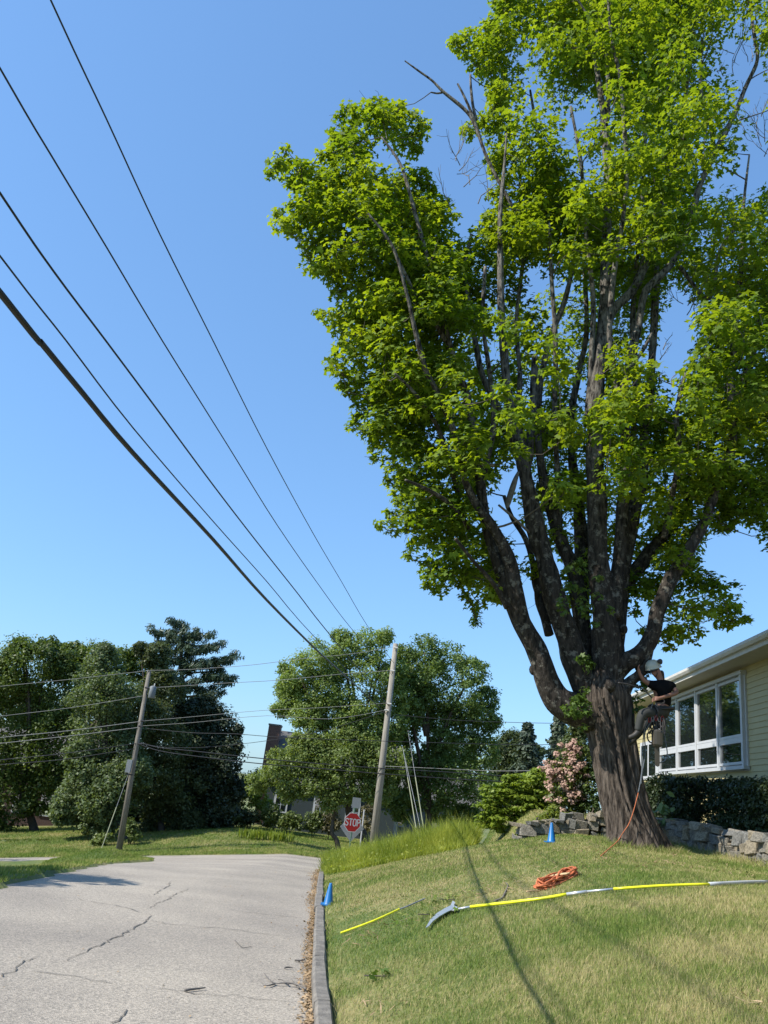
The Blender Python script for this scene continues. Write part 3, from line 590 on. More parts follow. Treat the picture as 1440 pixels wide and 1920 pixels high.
# ------------------------------------------------------------------ background trees
G = 'trees across the street'
far_tree('maple_tree', [(60, 1250, 52), (15, 1275, 50), (100, 1300, 52), (35, 1340, 60), (-30, 1300, 60), (110, 1370, 45), (60, 1420, 50), (-10, 1430, 60), (120, 1250, 30), (-60, 1400, 60), (85, 1215, 22), (40, 1222, 24), (10, 1500, 50), (70, 1490, 40), (110, 1440, 36), (-30, 1540, 40)], 50, .27, leafmat('dark_maple_leaf', (.045, .075, .015), (.13, .175, .035), .35), 'dark broad maple at the far left edge of the photo, across the cross street', base=(60, 1590), trunk_r=.35, group=G, dens=.6)
far_tree('maple_tree', [(170, 1245, 38), (140, 1228, 24), (225, 1250, 34), (265, 1245, 34), (290, 1275, 34), (120, 1226, 20)], 60, .32, leafmat('bright_maple_leaf', (.07, .11, .02), (.13, .17, .03), .4), 'bright green maple top showing above the grey green linden', base=(200, 1575), trunk_r=.35, group=G)
far_tree('linden_tree', [(190, 1245, 36), (165, 1300, 44), (215, 1300, 44), (180, 1360, 54), (150, 1420, 30), (225, 1400, 44), (165, 1455, 46), (210, 1490, 50), (145, 1500, 40), (120, 1520, 26), (250, 1450, 36), (190, 1535, 34), (195, 1218, 16)], 45, .24, leafmat('linden_leaf', (.072, .105, .042), (.155, .20, .085), .38), 'grey green linden tree with low skirts behind the left utility pole', base=(238, 1578), trunk_r=.3, group=G)
far_tree('poplar_tree', [(290, 1230, 28), (300, 1290, 40), (280, 1350, 44), (320, 1400, 50), (290, 1460, 52), (340, 1490, 50), (300, 1530, 40), (262, 1215, 14), (275, 1560, 20), (350, 1545, 30)], 48, .22, leafmat('poplar_leaf', (.05, .07, .028), (.13, .155, .055), .35), 'dark green leafy tree right of the left utility pole, below the pine', base=(300, 1580), trunk_r=.3, group=G)
far_tree('cedar_tree', [(385, 1330, 34), (400, 1370, 46), (370, 1410, 50), (410, 1430, 46), (385, 1470, 56), (400, 1520, 50), (350, 1500, 40), (440, 1400, 16), (445, 1370, 12), (350, 1340, 26), (430, 1480, 26), (395, 1545, 30)], 50, .26, leafmat('cedar_spray', (.018, .032, .016), (.06, .078, .036), .15), 'dense dark conifer with ragged right edge under the tall pine', base=(390, 1575), trunk_r=.3, group=G, shape=DIAM, flat=1.1, dens=1.2)
wm = leafmat('wood_leaf', (.028, .046, .016), (.085, .12, .038), .3)
def back(circles, Y, label, base): far_tree('woodland_tree', circles, Y, .42, wm, label, group='dark woodland trees in the back row', base=base, trunk_r=.3, limbs=1, dens=.6)
back([(20, 1330, 60), (90, 1350, 60), (20, 1430, 70), (100, 1450, 60), (60, 1510, 60), (0, 1540, 50), (120, 1540, 40)], 66, 'dark woodland tree in the back row behind the far left maple', (60, 1560))
back([(200, 1340, 60), (260, 1320, 50), (230, 1430, 70), (180, 1480, 60), (280, 1500, 60), (230, 1550, 40)], 66, 'dark woodland tree in the back row behind the linden', (220, 1570))
back([(340, 1350, 50), (390, 1400, 46), (340, 1440, 60), (400, 1500, 50), (340, 1530, 50), (420, 1540, 30)], 64, 'dark woodland tree in the back row behind the dark conifer', (360, 1570))
back([(740, 1440, 50), (800, 1470, 56), (760, 1520, 40), (690, 1400, 30), (840, 1530, 40), (850, 1430, 40)], 72, 'dark woodland tree in the back row right of the tall utility pole', (780, 1570))
back([(900, 1470, 50), (950, 1500, 46), (1000, 1500, 40), (1050, 1490, 34), (880, 1530, 36), (1080, 1450, 30), (960, 1430, 34)], 72, 'dark woodland tree in the back row above the viburnum bush', (960, 1570))
# white pine with tiers of needles
pr = P(345, 1575, 56); pr[2] = float(Z(pr[0], 56)); pine = empty('pine_tree', pr, 'tall white pine with layered dark tiers rising above the left tree mass', 'tree', G)
top = P(338, 1172, 56); mb = MB(); mb.tube([pr, (pr+top)/2, top], [.35, .25, .06], 8); mb.build('trunk', M['farbark'], pine, True)
bl = []; 
PT = [(338, 1170, 20, -4), (312, 1190, 30, -14), (368, 1195, 34, 6), (330, 1205, 34, 0), (392, 1215, 40, 14), (355, 1220, 36, 3), (305, 1235, 34, -10), (405, 1240, 46, 10), (370, 1250, 36, 4), (425, 1237, 18, 14), (330, 1262, 30, 0), (385, 1275, 44, 14), (410, 1285, 30, 18), (350, 1295, 30, 6), (395, 1305, 22, 10), (320, 1300, 26, 0), (345, 1185, 30, 0), (340, 1240, 30, 0), (400, 1262, 20, 10)]
for (a, b_, w, tilt) in PT:
    for s in range(int(w*.9)):
        u_ = rng.uniform(-1, 1); bl.append(P(a+u_*w, b_-u_*tilt*.7+rng.normal()*4, 56+rng.uniform(-1.6, 1.6)*w/30))
bl = np.array(bl); p, N = clump_cloud(bl, np.full(len(bl), .38), 22, flat=.5)
tt = rng.normal(size=p.shape)*.5+np.array([.2, 0, .8])
tag(leaf_mesh('foliage', p, N, .42*rng.uniform(.6, 1.2, len(p)), np.array([(-.03, -.5, 0), (.035, -.5, 0), (.06, .1, 0), (0, .55, 0)])*np.array([2.2, 1, 1]), leafmat('pine_needles', (.03, .055, .035), (.075, .11, .06), .15), pine, tt), kind='stuff')
for (a, b_, w, tilt) in PT[::2]:
    e = P(a+w*.8, b_-tilt*.5, 56); t0 = pr+(top-pr)*np.clip((e[2]-pr[2]-.6)/(top[2]-pr[2]), .2, .97); MB().tube([t0, (t0+e)/2, e], [.09, .06, .02], 5).build('limb', M['farbark'], pine, True)
lf = leafmat('locust_leaf', (.115, .175, .05), (.245, .315, .09), .45)
far_tree('honey_locust_tree', [(690, 1215, 40), (650, 1225, 36), (600, 1240, 42), (560, 1265, 36), (700, 1265, 42), (630, 1290, 46), (560, 1310, 38), (530, 1330, 20), (700, 1330, 34), (590, 1340, 30), (720, 1195, 20), (640, 1195, 22), (610, 1300, 40), (660, 1340, 36), (740, 1310, 36), (735, 1360, 34), (620, 1250, 36), (680, 1390, 26), (545, 1290, 34), (575, 1345, 34), (640, 1385, 36), (620, 1330, 40), (700, 1370, 36), (740, 1260, 30), (655, 1350, 24), (535, 1255, 16), (515, 1330, 10), (570, 1355, 14), (610, 1365, 14)], 44, .2, lf, 'light green spreading shade tree left of the tall right utility pole', base=(706, 1570), trunk_r=.34, group=G, limbs=5, dens=.62)
far_tree('locust_tree', [(560, 1420, 36), (600, 1400, 30), (640, 1430, 40), (520, 1450, 32), (590, 1460, 40), (650, 1480, 34), (545, 1480, 26), (690, 1440, 30), (480, 1470, 22), (620, 1500, 22), (660, 1395, 30), (700, 1480, 26), (610, 1440, 44), (560, 1390, 20), (700, 1415, 34), (740, 1430, 30), (650, 1380, 24), (700, 1445, 40), (520, 1425, 22), (580, 1400, 30), (715, 1480, 30)], 43, .2, leafmat('olive_leaf', (.10, .145, .04), (.22, .275, .085), .45), 'low olive green tree screening the slate house roof', base=(640, 1575), trunk_r=.2, group=G, limbs=3, dens=.75)
far_tree('oak_tree', [(795, 1225, 34), (760, 1225, 24), (800, 1310, 30), (830, 1390, 30), (810, 1420, 30), (740, 1380, 26), (870, 1400, 42), (820, 1460, 44), (770, 1335, 34), (780, 1275, 36), (755, 1270, 26), (900, 1340, 30), (830, 1345, 36), (760, 1470, 34), (840, 1240, 38), (885, 1260, 32), (800, 1275, 42), (860, 1300, 46), (760, 1300, 36), (910, 1310, 28), (925, 1355, 20), (790, 1335, 34), (890, 1370, 40), (850, 1345, 26), (765, 1380, 26), (905, 1410, 36), (760, 1440, 30), (800, 1455, 34), (850, 1460, 40), (900, 1480, 36), (740, 1500, 26), (780, 1500, 26), (830, 1515, 30), (875, 1530, 26), (750, 1530, 18)], 46, .22, leafmat('oak_leaf', (.066, .112, .03), (.18, .25, .07), .42), 'large darker green tree right of the tall right utility pole', base=(800, 1575), trunk_r=.4, group=G, limbs=5, dens=.62)
far_tree('maple_tree', [(960, 1400, 32), (985, 1395, 24), (940, 1430, 36), (990, 1440, 34), (960, 1470, 40), (1005, 1410, 16), (930, 1490, 34), (1000, 1480, 34)], 60, .3, leafmat('dark_leaf2', (.03, .05, .02), (.085, .11, .035), .3), 'dark rounded tree behind the light green viburnum bush', base=(965, 1560), trunk_r=.3, group='trees beyond the lawn')
def spruce(name, pxx, top_py, base_py, wpx, Y, mat, label, group):
    b0 = P(pxx, base_py, Y); t0 = P(pxx+(base_py-top_py)*-.02, top_py, Y); root = empty(name, b0, label, 'tree', group)
    MB().tube([b0, t0], [.2, .04], 6).build('trunk', M['farbark'], root, True); bl = []; H = t0[2]-b0[2]; W = wpx/F*Y
    for s in range(260):
        h = rng.uniform(0, 1)**.8; a = rng.uniform(0, 6.28); r = W*(1-h)*rng.uniform(.3, 1.05)*(1+.25*math.sin(h*40)); bl.append(b0+(t0-b0)*h+np.array([math.cos(a)*r, math.sin(a)*r, .12*r]))
    bl = np.array(bl); p, N = clump_cloud(bl, np.full(len(bl), .34), 18, flat=.5)
    tag(leaf_mesh('foliage', p, N, .34*rng.uniform(.6, 1.2, len(p)), SPRAY, mat, root), kind='stuff')
pn = leafmat('spruce_needles', (.03, .05, .035), (.08, .105, .06), .15)
spruce('spruce_tree', 1052, 1345, 1500, 42, 48, pn, 'pointed spruce in the gap between dark tree and pink laurel', 'trees beyond the lawn')
spruce('spruce_tree', 992, 1358, 1500, 40, 56, pn, 'spiky topped conifer above the dark rounded tree', 'trees beyond the lawn')
far_tree('birch_tree', [(1085, 1360, 26), (1100, 1395, 30), (1075, 1400, 24), (1110, 1350, 20), (1120, 1430, 34)], 40, .22, leafmat('pale_leaf', (.05, .08, .03), (.13, .16, .06), .35), 'small tree showing just left of the big maple trunk', base=(1090, 1520), trunk_r=.15, group='trees beyond the lawn')
# trees left of the road, outside the frame (their shade falls on the asphalt)
def off_tree(x, y, h, r, label):
    z0 = float(Z(x, y)); root = empty('maple_tree', (x, y, z0), label, 'tree', 'roadside trees at the left'); cs = []
    for _ in range(34):
        d = rng.normal(size=3); d /= np.linalg.norm(d); cs.append(np.array([x, y, z0+h-r])+d*r*np.array([1, 1, .8])*rng.uniform(.4, 1))
    p, N = clump_cloud(np.array(cs), np.full(len(cs), r*.33), 170); tag(leaf_mesh('foliage', p, N, .26*rng.uniform(.6, 1.2, len(p)), OVAL, lf, root), kind='stuff')
    MB().tube([(x, y, z0-.2), (x+.1, y, z0+h*.4), (x, y, z0+h*.85)], [.25, .18, .05], 8).build('trunk', M['farbark'], root, True)
off_tree(-12.1, 11.0, 7.6, 2.1, 'roadside maple standing just outside the left edge of the photo')
off_tree(-24, 30, 11, 4, 'roadside maple farther off beyond the left edge of the photo')
# ------------------------------------------------------------------ yellow house at the right
hu = np.array([.0919, .9958, 0]); hn = np.array([-.9958, .0919, 0]); hA = np.array([9.2, 18.5, 0]); ez = np.array([0, 0, 1.])
def FH(s, z, o=0.): return hA+hu*s+hn*o+ez*z
def face_uv(px, py, o=0.):
    d = ray(px, py); c = ((hA+hn*o)@hn)/(d@hn); p = d*c; return float((p-hA)@hu), float(p[2])
house = empty('yellow_house', FH(2, .2), 'pale yellow clapboard house with white window wall partly behind the maple', 'house')
S0, S1, ZB, ZT = -16., 11.2, -.2, 4.0
mbw = MB(); AX = [hu, hn, ez]
mbw.box(FH((S0+S1)/2, (ZB+ZT)/2, -4.6), ((S1-S0)/2-.02, 4.5, (ZT-ZB)/2), AX); mbw.build('wall', M['siding'], house)
exp_ = .135; z = ZB+.35; bm_ = {}
while z < ZT-.02:
    s = S0-rng.uniform(0, 2)
    while s < S1:
        L = rng.uniform(3., 4.4); e = min(s+L, S1); s_ = max(s, S0)
        if e > s_+.1:
            V = []
            for ss in (s_, e-.004):
                for (zz, o) in ((z, -.12), (z, .026), (z+exp_+.012, .008), (z+exp_+.012, -.12)): V.append(FH(ss, zz, o))
            mesh('siding_board', V, [(0, 1, 5, 4), (1, 2, 6, 5), (2, 3, 7, 6), (3, 0, 4, 7), (0, 3, 2, 1), (4, 5, 6, 7)], M['siding'], house)
        s += L
    z += exp_
MB().box(FH((S0+S1)/2, ZB+.1, -.02), ((S1-S0)/2, .08, .25), AX).build('foundation', simple('concrete_base', (.3, .29, .27), .85, var=.2), house)
# window wall, traced on the facade plane
xs = [(1241, 1400), (1276, 1400), (1313, 1400), (1355, 1400), (1402, 1400)]
SS = [face_uv(*q)[0] for q in xs]; zt = (face_uv(1396, 1268)[1]+face_uv(1252, 1320)[1])/2; zb = (face_uv(1405, 1434)[1]+face_uv(1252, 1449)[1])/2; zr_ = (face_uv(1400, 1380)[1]+face_uv(1260, 1412)[1])/2
print('window', SS, zt, zr_, zb)
win = MB().box(FH((SS[0]+SS[-1])/2, (zt+zb)/2, .03), (abs(SS[0]-SS[-1])/2+.12, .028, (zt-zb)/2+.12), AX).build('window', M['white'], house)
for i, s in enumerate(SS):
    MB().box(FH(s, (zt+zb)/2, .085), (.052, .045, (zt-zb)/2+.10), AX).build('mullion', M['white'], win)
for a, b_ in zip(SS[:-1], SS[1:]):
    s0, s1 = min(a, b_)+.054, max(a, b_)-.054
    for (z0, z1) in ((zb+.02, zr_-.035), (zr_+.035, zt-.02)):
        cs2, hs = (s0+s1)/2, (s1-s0)/2; fr = MB(); w = .062
        fr.box(FH(cs2, z0+w/2, .085), (hs-.001, .028, w/2), AX).box(FH(cs2, z1-w/2, .085), (hs-.001, .028, w/2), AX)
        fr.box(FH(s0+w/2, (z0+z1)/2, .085), (w/2-.001, .026, (z1-z0)/2-w), AX).box(FH(s1-w/2, (z0+z1)/2, .085), (w/2-.001, .026, (z1-z0)/2-w), AX)
        fr.build('sash', M['white'], win)
        MB().box(FH(cs2, (z0+z1)/2, .066), (hs-w*.6, .006, (z1-z0)/2-w*.6), AX).build('pane', M['glass'], win)
    MB().box(FH((s0+s1)/2, zr_, .078), ((s1-s0)/2-.001, .03, .033), AX).build('rail', M['white'], win)
for zz, hh in ((zt+.06, .04), (zb-.06, .04)):
    MB().box(FH((SS[0]+SS[-1])/2, zz, .10), (abs(SS[0]-SS[-1])/2+.16, .07, hh), AX).build('sill', M['white'], win)
# small window farther left
a0, a1 = face_uv(1236, 1410)[0], face_uv(1203, 1410)[0]; sm_ = MB().box(FH((a0+a1)/2, 1.95, .03), (abs(a1-a0)/2, .028, .62), AX).build('window', M['white'], house)
for s_ in (-1, 1): MB().box(FH((a0+a1)/2+s_*abs(a1-a0)*.22, 1.95, .062), (abs(a1-a0)*.18, .006, .5), AX).build('pane', M['glass'], sm_)
# eave: soffit, fascia, gutter, roof
OV = .62
zE = 3.80
MB().box(FH((S0+S1)/2+.2, zE+.02, OV/2-.05), ((S1-S0)/2+.5, OV/2+.04, .02), AX).build('soffit', M['soffit'], house)
MB().box(FH((S0+S1)/2+.2, zE+.10, OV+.005), ((S1-S0)/2+.5, .016, .12), AX).build('fascia', M['trim'], house)
gt = MB(); V = []
for ss in (S0-.3, S1+.7):
    for (o, z_) in ((OV+.023, zE+.2), (OV+.023, zE+.08), (OV+.10, zE+.08), (OV+.14, zE+.14), (OV+.14, zE+.205), (OV+.125, zE+.205), (OV+.125, zE+.15), (OV+.04, zE+.1)): V.append(FH(ss, z_, o))
gt.add(V, [(i, (i+1) % 8, 8+(i+1) % 8, 8+i) for i in range(8)]+[tuple(range(8))[::-1], tuple(range(8, 16))]); gt.build('gutter', M['trim'], house)
rf = MB(); V = []
for ss in (S0-.35, S1+.75):
    for (o, z_) in ((OV+.06, zE+.225), (OV+.06, zE+.25), (-4.4, zE+1.75), (-4.4, zE+1.65)): V.append(FH(ss, z_, o))
rf.add(V, [(0, 1, 5, 4), (1, 2, 6, 5), (2, 3, 7, 6), (3, 0, 4, 7), (0, 3, 2, 1), (4, 5, 6, 7)]); rf.build('roof', M['shingle'], house)
# ------------------------------------------------------------------ dry stone retaining wall
wall = empty('stone_wall', (6.7, 16.5, float(Z(6.5, 16.5))), 'low dry stone retaining wall of tan and grey fieldstones behind the maple', 'stone wall')
smesh = []
for v in range(14):
    V = []; bx = .86
    for sx in (-1, 1):
        for sy in (-1, 1):
            for sz in (-1, 1):
                j = rng.normal(size=3)*.19; c = np.array([sx, sy, sz])*1.+j
                for ax_ in range(3):
                    q = c.copy(); m_ = np.array([bx, bx, bx]); m_[ax_] = 1.; V.append(q*m_*.5)
    c_ = lambda sx, sy, sz: ((sx > 0)*4+(sy > 0)*2+(sz > 0))*3
    Fc = []
    for ax_ in range(3):
        o1, o2 = (ax_+1) % 3, (ax_+2) % 3
        for s in (-1, 1):
            q = []
            for (u1, u2) in ((-1, -1), (1, -1), (1, 1), (-1, 1)):
                k = [0, 0, 0]; k[ax_] = s; k[o1] = u1; k[o2] = u2; q.append(c_(*k)+ax_)
            Fc.append(q if s > 0 else q[::-1])
        for u1 in (-1, 1):                      # edge chamfers: edge along ax_, between o1 and o2
            for u2 in (-1, 1):
                k0 = [0, 0, 0]; k1 = [0, 0, 0]; k0[ax_] = -1; k1[ax_] = 1; k0[o1] = k1[o1] = u1; k0[o2] = k1[o2] = u2
                q = [c_(*k0)+o1, c_(*k1)+o1, c_(*k1)+o2, c_(*k0)+o2]; Fc.append(q if u1*u2 > 0 else q[::-1])
    for sx in (-1, 1):
        for sy in (-1, 1):
            for sz in (-1, 1):
                b0 = c_(sx, sy, sz); Fc.append((b0, b0+1, b0+2) if sx*sy*sz > 0 else (b0+2, b0+1, b0))
    for mt in M['stones']:
        me = bpy.data.meshes.new('stone'); me.from_pydata([tuple(v_) for v_ in V], [], Fc); me.update(); me.materials.append(mt); smesh.append(me)
def stone(c, dims, yaw, tilt=0.):
    o = bpy.data.objects.new('stone', random.choice(smesh)); C.objects.link(o); o.parent = wall
    o.location = Vector(c)-wall.location; o.rotation_euler = (rng.normal()*.05, tilt+rng.normal()*.05, yaw+rng.normal()*.06); o.scale = dims
def wallrun(path, Hf, backm=True):
    path = [np.array(p, float) for p in path]; seg = [np.linalg.norm(b_-a) for a, b_ in zip(path[:-1], path[1:])]; Lt = sum(seg)
    def at(s):
        for a, b_, L in zip(path[:-1], path[1:], seg):
            if s <= L: return a+(b_-a)*s/L, math.atan2(*(b_-a)[::-1])
            s -= L
        return path[-1], math.atan2(*(path[-1]-path[-2])[::-1])
    s = 0; tops = []
    col = 0.
    while col < Lt:
        H0 = Hf(col/Lt); W = rng.uniform(.7, 1.1); z = -.10
        while z < H0-.03:
            h = min(rng.uniform(.09, .20), H0-z+.03); s = col+rng.uniform(-.12, .12); last = z+h > H0-.08
            while s < col+W:
                L = rng.uniform(.12, .32)*(1.5 if last and rng.uniform() < .5 else 1)
                p, yaw = at(max(0, s+L/2)); p_ = p+rng.normal(size=2)*.02
                g0 = float(Z(p[0]-.35*abs(math.sin(yaw)), p[1]-.35*abs(math.cos(yaw))))
                if rng.uniform() < .1 and h < .2: 
                    stone((p_[0], p_[1], g0+z+h/2), (L*.45, .36, h*1.25), yaw); L *= .5
                else: stone((p_[0], p_[1], g0+z+h/2+rng.normal()*.008), (L*1.02, rng.uniform(.30, .40), h*1.04), yaw, rng.normal()*.05)
                s += L+.006
            z += h+.002
        col += W
wallrun([(6.72, 16.9), (6.74, 16.2), (6.92, 12.5), (7.15, 8), (7.5, 3.5)], lambda t: .46)
wallrun([(3.5, 16.95), (4.6, 17.0), (5.8, 17.0), (6.9, 16.95)], lambda t: .26+.2*min(1, t*2.2))

# ------------------------------------------------------------------ far houses
def planebox(root, name, mat, c, h, yaw=0., parent=None):
    cx2, sn = math.cos(yaw), math.sin(yaw); return MB().box(c, h, [(cx2, sn, 0), (-sn, cx2, 0), (0, 0, 1)]).build(name, mat, parent or root)
Yh = 56.; w0 = P(507, 1500, Yh); w1 = P(715, 1530, Yh); zg = float(Z(w0[0], 53)); ph = P(512, 1357, Yh)[2]
fh = empty('slate_green_house', (w0[0]+4, Yh, zg), 'slate green house with brick chimney and white windows behind the low shade trees', 'house')
xL, xR = w0[0]-.3, w1[0]+.9; zeave = zg+2.9; zrg = P(560, 1374, Yh+4)[2]
planebox(fh, 'wall', M['greenwall'], ((xL+xR)/2, Yh+4, (zg+zeave)/2-.2), ((xR-xL)/2, 4, (zeave-zg)/2+.2))
V = [(x, y_, z_) for x in (xL-.25, xR+.25) for (y_, z_) in ((Yh-.35, zeave-.05), (Yh+4, zrg), (Yh+8.35, zeave-.05), (Yh+8.2, zeave-.15), (Yh+4, zrg-.18), (Yh-.2, zeave-.15))]
mesh('roof', V, [(0, 1, 7, 6), (1, 2, 8, 7), (2, 3, 9, 8), (3, 4, 10, 9), (4, 5, 11, 10), (5, 0, 6, 11), (0, 5, 4, 1), (1, 4, 3, 2), (6, 7, 10, 11), (7, 8, 9, 10)], M['shingle'], fh)
V = [(x, y_, z_) for x in (xL, xL+.1) for (y_, z_) in ((Yh+.05, zeave-.2), (Yh+7.95, zeave-.2), (Yh+4, zrg-.2))]
mesh('gable', V, [(0, 2, 1), (3, 4, 5), (0, 1, 4, 3), (1, 2, 5, 4), (2, 0, 3, 5)], M['greenwall'], fh)
cl = P(498, 1440, Yh+2.6); cr2 = P(521, 1360, Yh+2.6)
planebox(fh, 'chimney', M['brick'], (xL-.42, Yh+2.6, (zg+ph)/2), (.42, .6, (ph-zg)/2)); planebox(fh, 'chimney_cap', M['granite'], (xL-.42, Yh+2.6, ph+.05), (.46, .64, .06))
for (a, b_) in ((527, 1502), (600, 1515), (662, 1516)):
    c = P(a, b_, Yh); zc = c[2]
    fw = planebox(fh, 'window', M['white'], (c[0], Yh-.05, zc), (.48, .05, .72)); 
    for sx in (-1, 1):
        for sz in (-1, 0, 1): planebox(fh, 'pane', M['glass'], (c[0]+sx*.19, Yh-.105, zc+sz*.42), (.155, .01, .185), parent=fw)
c = P(560, 1440, Yh); dm = planebox(fh, 'dormer', M['greenwall'], (c[0]+.6, Yh+1.5, zeave+1.0), (.8, 1.2, .8)); planebox(fh, 'window', M['white'], (c[0]+.6, Yh+.25, zeave+1.05), (.45, .04, .5))
def cottage(name, pxl, pxr, pyb, Y, hh, wallm, label):
    a = P(pxl, pyb, Y); b_ = P(pxr, pyb, Y); z0 = float(Z((a[0]+b_[0])/2, Y)); root = empty(name, ((a[0]+b_[0])/2, Y, z0), label, 'house')
    xm, hw = (a[0]+b_[0])/2, (b_[0]-a[0])/2
    planebox(root, 'wall', wallm, (xm, Y+3.5, z0+hh/2-.2), (hw, 3.5, hh/2+.2))
    V = [(x, y_, z_) for x in (xm-hw-.3, xm+hw+.3) for (y_, z_) in ((Y-.4, z0+hh-.1), (Y+3.5, z0+hh+2.2), (Y+7.4, z0+hh-.1), (Y+7.2, z0+hh-.2), (Y+3.5, z0+hh+2.0), (Y-.2, z0+hh-.2))]
    mesh('roof', V, [(0, 1, 7, 6), (1, 2, 8, 7), (2, 3, 9, 8), (3, 4, 10, 9), (4, 5, 11, 10), (5, 0, 6, 11), (0, 5, 4, 1), (1, 4, 3, 2), (6, 7, 10, 11), (7, 8, 9, 10)], M['shingle'], root)
    for t_ in (-.55, .1, .6):
        fw = planebox(root, 'window', M['white'], (xm+hw*t_, Y-.04, z0+1.6), (.5, .05, .7)); planebox(root, 'pane', M['glass'], (xm+hw*t_, Y-.1, z0+1.6), (.4, .01, .6), parent=fw)
    return root, xm, hw, z0
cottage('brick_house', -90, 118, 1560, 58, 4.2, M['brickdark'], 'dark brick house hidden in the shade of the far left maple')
r3, xm, hw, z0 = cottage('grey_house', 700, 900, 1540, 62, 2.8, simple('grey_clapboard', (.16, .165, .17), .7, var=.1), 'grey house glimpsed through the oak behind the tall grass')
c = P(741, 1548, 58); planebox(r3, 'porch_post', M['white'], (c[0], 58, z0+1.2), (.16, .16, 1.25)); c = P(733, 1548, 58); planebox(r3, 'porch_post', M['white'], (c[0], 58.3, z0+1.2), (.12, .12, 1.25))

# ------------------------------------------------------------------ utility poles, wires
def upole(name, pb, pt, Y, r, mat, label):
    b0 = P(*pb, Y); t0 = P(*pt, Y); zb_ = float(Z(b0[0], Y)); d = (t0-b0)/np.linalg.norm(t0-b0); b1 = b0+d*((zb_-.3-b0[2])/d[2])
    root = empty(name, (b1[0], Y, zb_), label, 'utility pole', 'wooden utility poles'); MB().tube([b1, b1*.5+t0*.5, t0], [r*1.05, r*.85, r*.66], 14).build('post', mat, root, True); return root, b1, t0
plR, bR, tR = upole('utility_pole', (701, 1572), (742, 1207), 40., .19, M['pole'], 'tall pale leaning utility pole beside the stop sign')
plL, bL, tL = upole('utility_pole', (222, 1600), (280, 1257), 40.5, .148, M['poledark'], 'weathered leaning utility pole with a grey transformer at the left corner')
c = P(285.5, 1298, 40.3); ax_ = (tL-bL)/np.linalg.norm(tL-bL)
tf = MB().tube([c-ax_*.30, c-ax_*.27, c+ax_*.24, c+ax_*.30, c+ax_*.33], [.14, .17, .17, .12, .03], 14).build('transformer', M['tank'], plL, True)
MB().tube([c+ax_*.3+np.array([.05, 0, 0]), c+ax_*.45+np.array([.06, 0, 0])], .03, 6).build('bushing', M['trim'], tf)
c = P(247, 1437, 40.3); MB().box(c-np.array([.1, .12, 0]), (.12, .1, .30)).build('meter_box', M['steel'], plL)
c = P(243, 1452, 40.3); MB().box(c-np.array([.0, .12, 0]), (.2, .04, .03)).build('bracket', M['wire'], plL)
for (a, b_, pl, Y) in ((729, 1320, plR, 40), (724, 1332, plR, 40), (741, 1215, plR, 40), (735, 1258, plR, 40), (268, 1352, plL, 40.4), (264, 1362, plL, 40.4), (276, 1290, plL, 40.4), (263, 1395, plL, 40.4)):
    c = P(a, b_, Y-.1); MB().tube([c+np.array([-.09, -.1, 0]), c+np.array([.12, -.1, 0])], .045, 8).build('insulator', M['trim'] if pl is plR else M['wire'], pl)
def wire(pts, r, mat, label, name='overhead_wire', grp='overhead wires'):
    mbb = MB(); cp = catmull(pts, 4); mbb.tube(cp, r, 6, False); o = mbb.build(name, mat, None, True); return tag(o, label, 'wire', grp)
TR = {'W1': ([(95, 0), (200, 224), (300, 440), (400, 640), (500, 840), (587, 1000), (640, 1090), (688, 1172), (736, 1240)], .010, 'thin overhead wire highest over the road, nearest the maple'),
'W2': ([(0, 128), (100, 298), (200, 464), (305, 640), (430, 840), (520, 985), (600, 1100), (660, 1180), (732, 1262)], .010, 'thin overhead wire second from the maple crown'),
'W3': ([(0, 362), (100, 508), (200, 641), (300, 775), (400, 910), (480, 1014), (560, 1115), (612, 1182), (726, 1320)], .016, 'black medium thick cable between two thin wires over the road'),
'W4': ([(0, 480), (125, 640), (250, 803), (400, 978), (500, 1090), (595, 1200), (724, 1330)], .010, 'thin overhead wire just above the thickest cable'),
'W5': ([(0, 549), (75, 640), (150, 731), (250, 850), (400, 1012), (500, 1125), (595, 1220), (647, 1267), (722, 1336)], .0185, 'thickest black overhead cable, lowest of those crossing the sky')}
for kname, (trk, r, lab) in TR.items():
    e = P(*trk[-1], 40); x1 = e[0]; xo = {'W5': -3.4, 'W3': -9.5}.get(kname, -7.); k_ = (x1-xo)/52.; pts = []
    for q in trk:
        d = ray(*q); dx = d[0]/d[1]; Y = (x1-40*k_)/(dx-k_); Y = 40 if q is trk[-1] else min(Y, 40); pts.append(P(q[0], q[1], Y))
    s_ = (pts[0]-pts[1])/np.linalg.norm(pts[0]-pts[1]); pre = [pts[0]+s_*4+np.array([0, 0, .1]), pts[0]+s_*14+np.array([0, 0, .9])][::-1]
    wire(pre+pts, r, M['wire'], lab)
def dwire(pp, Y0, Y1, r, mat, label):
    n = len(pp)-1; wire([P(a, b_, Y0+(Y1-Y0)*i/n) for i, (a, b_) in enumerate(pp)], r, mat, label)
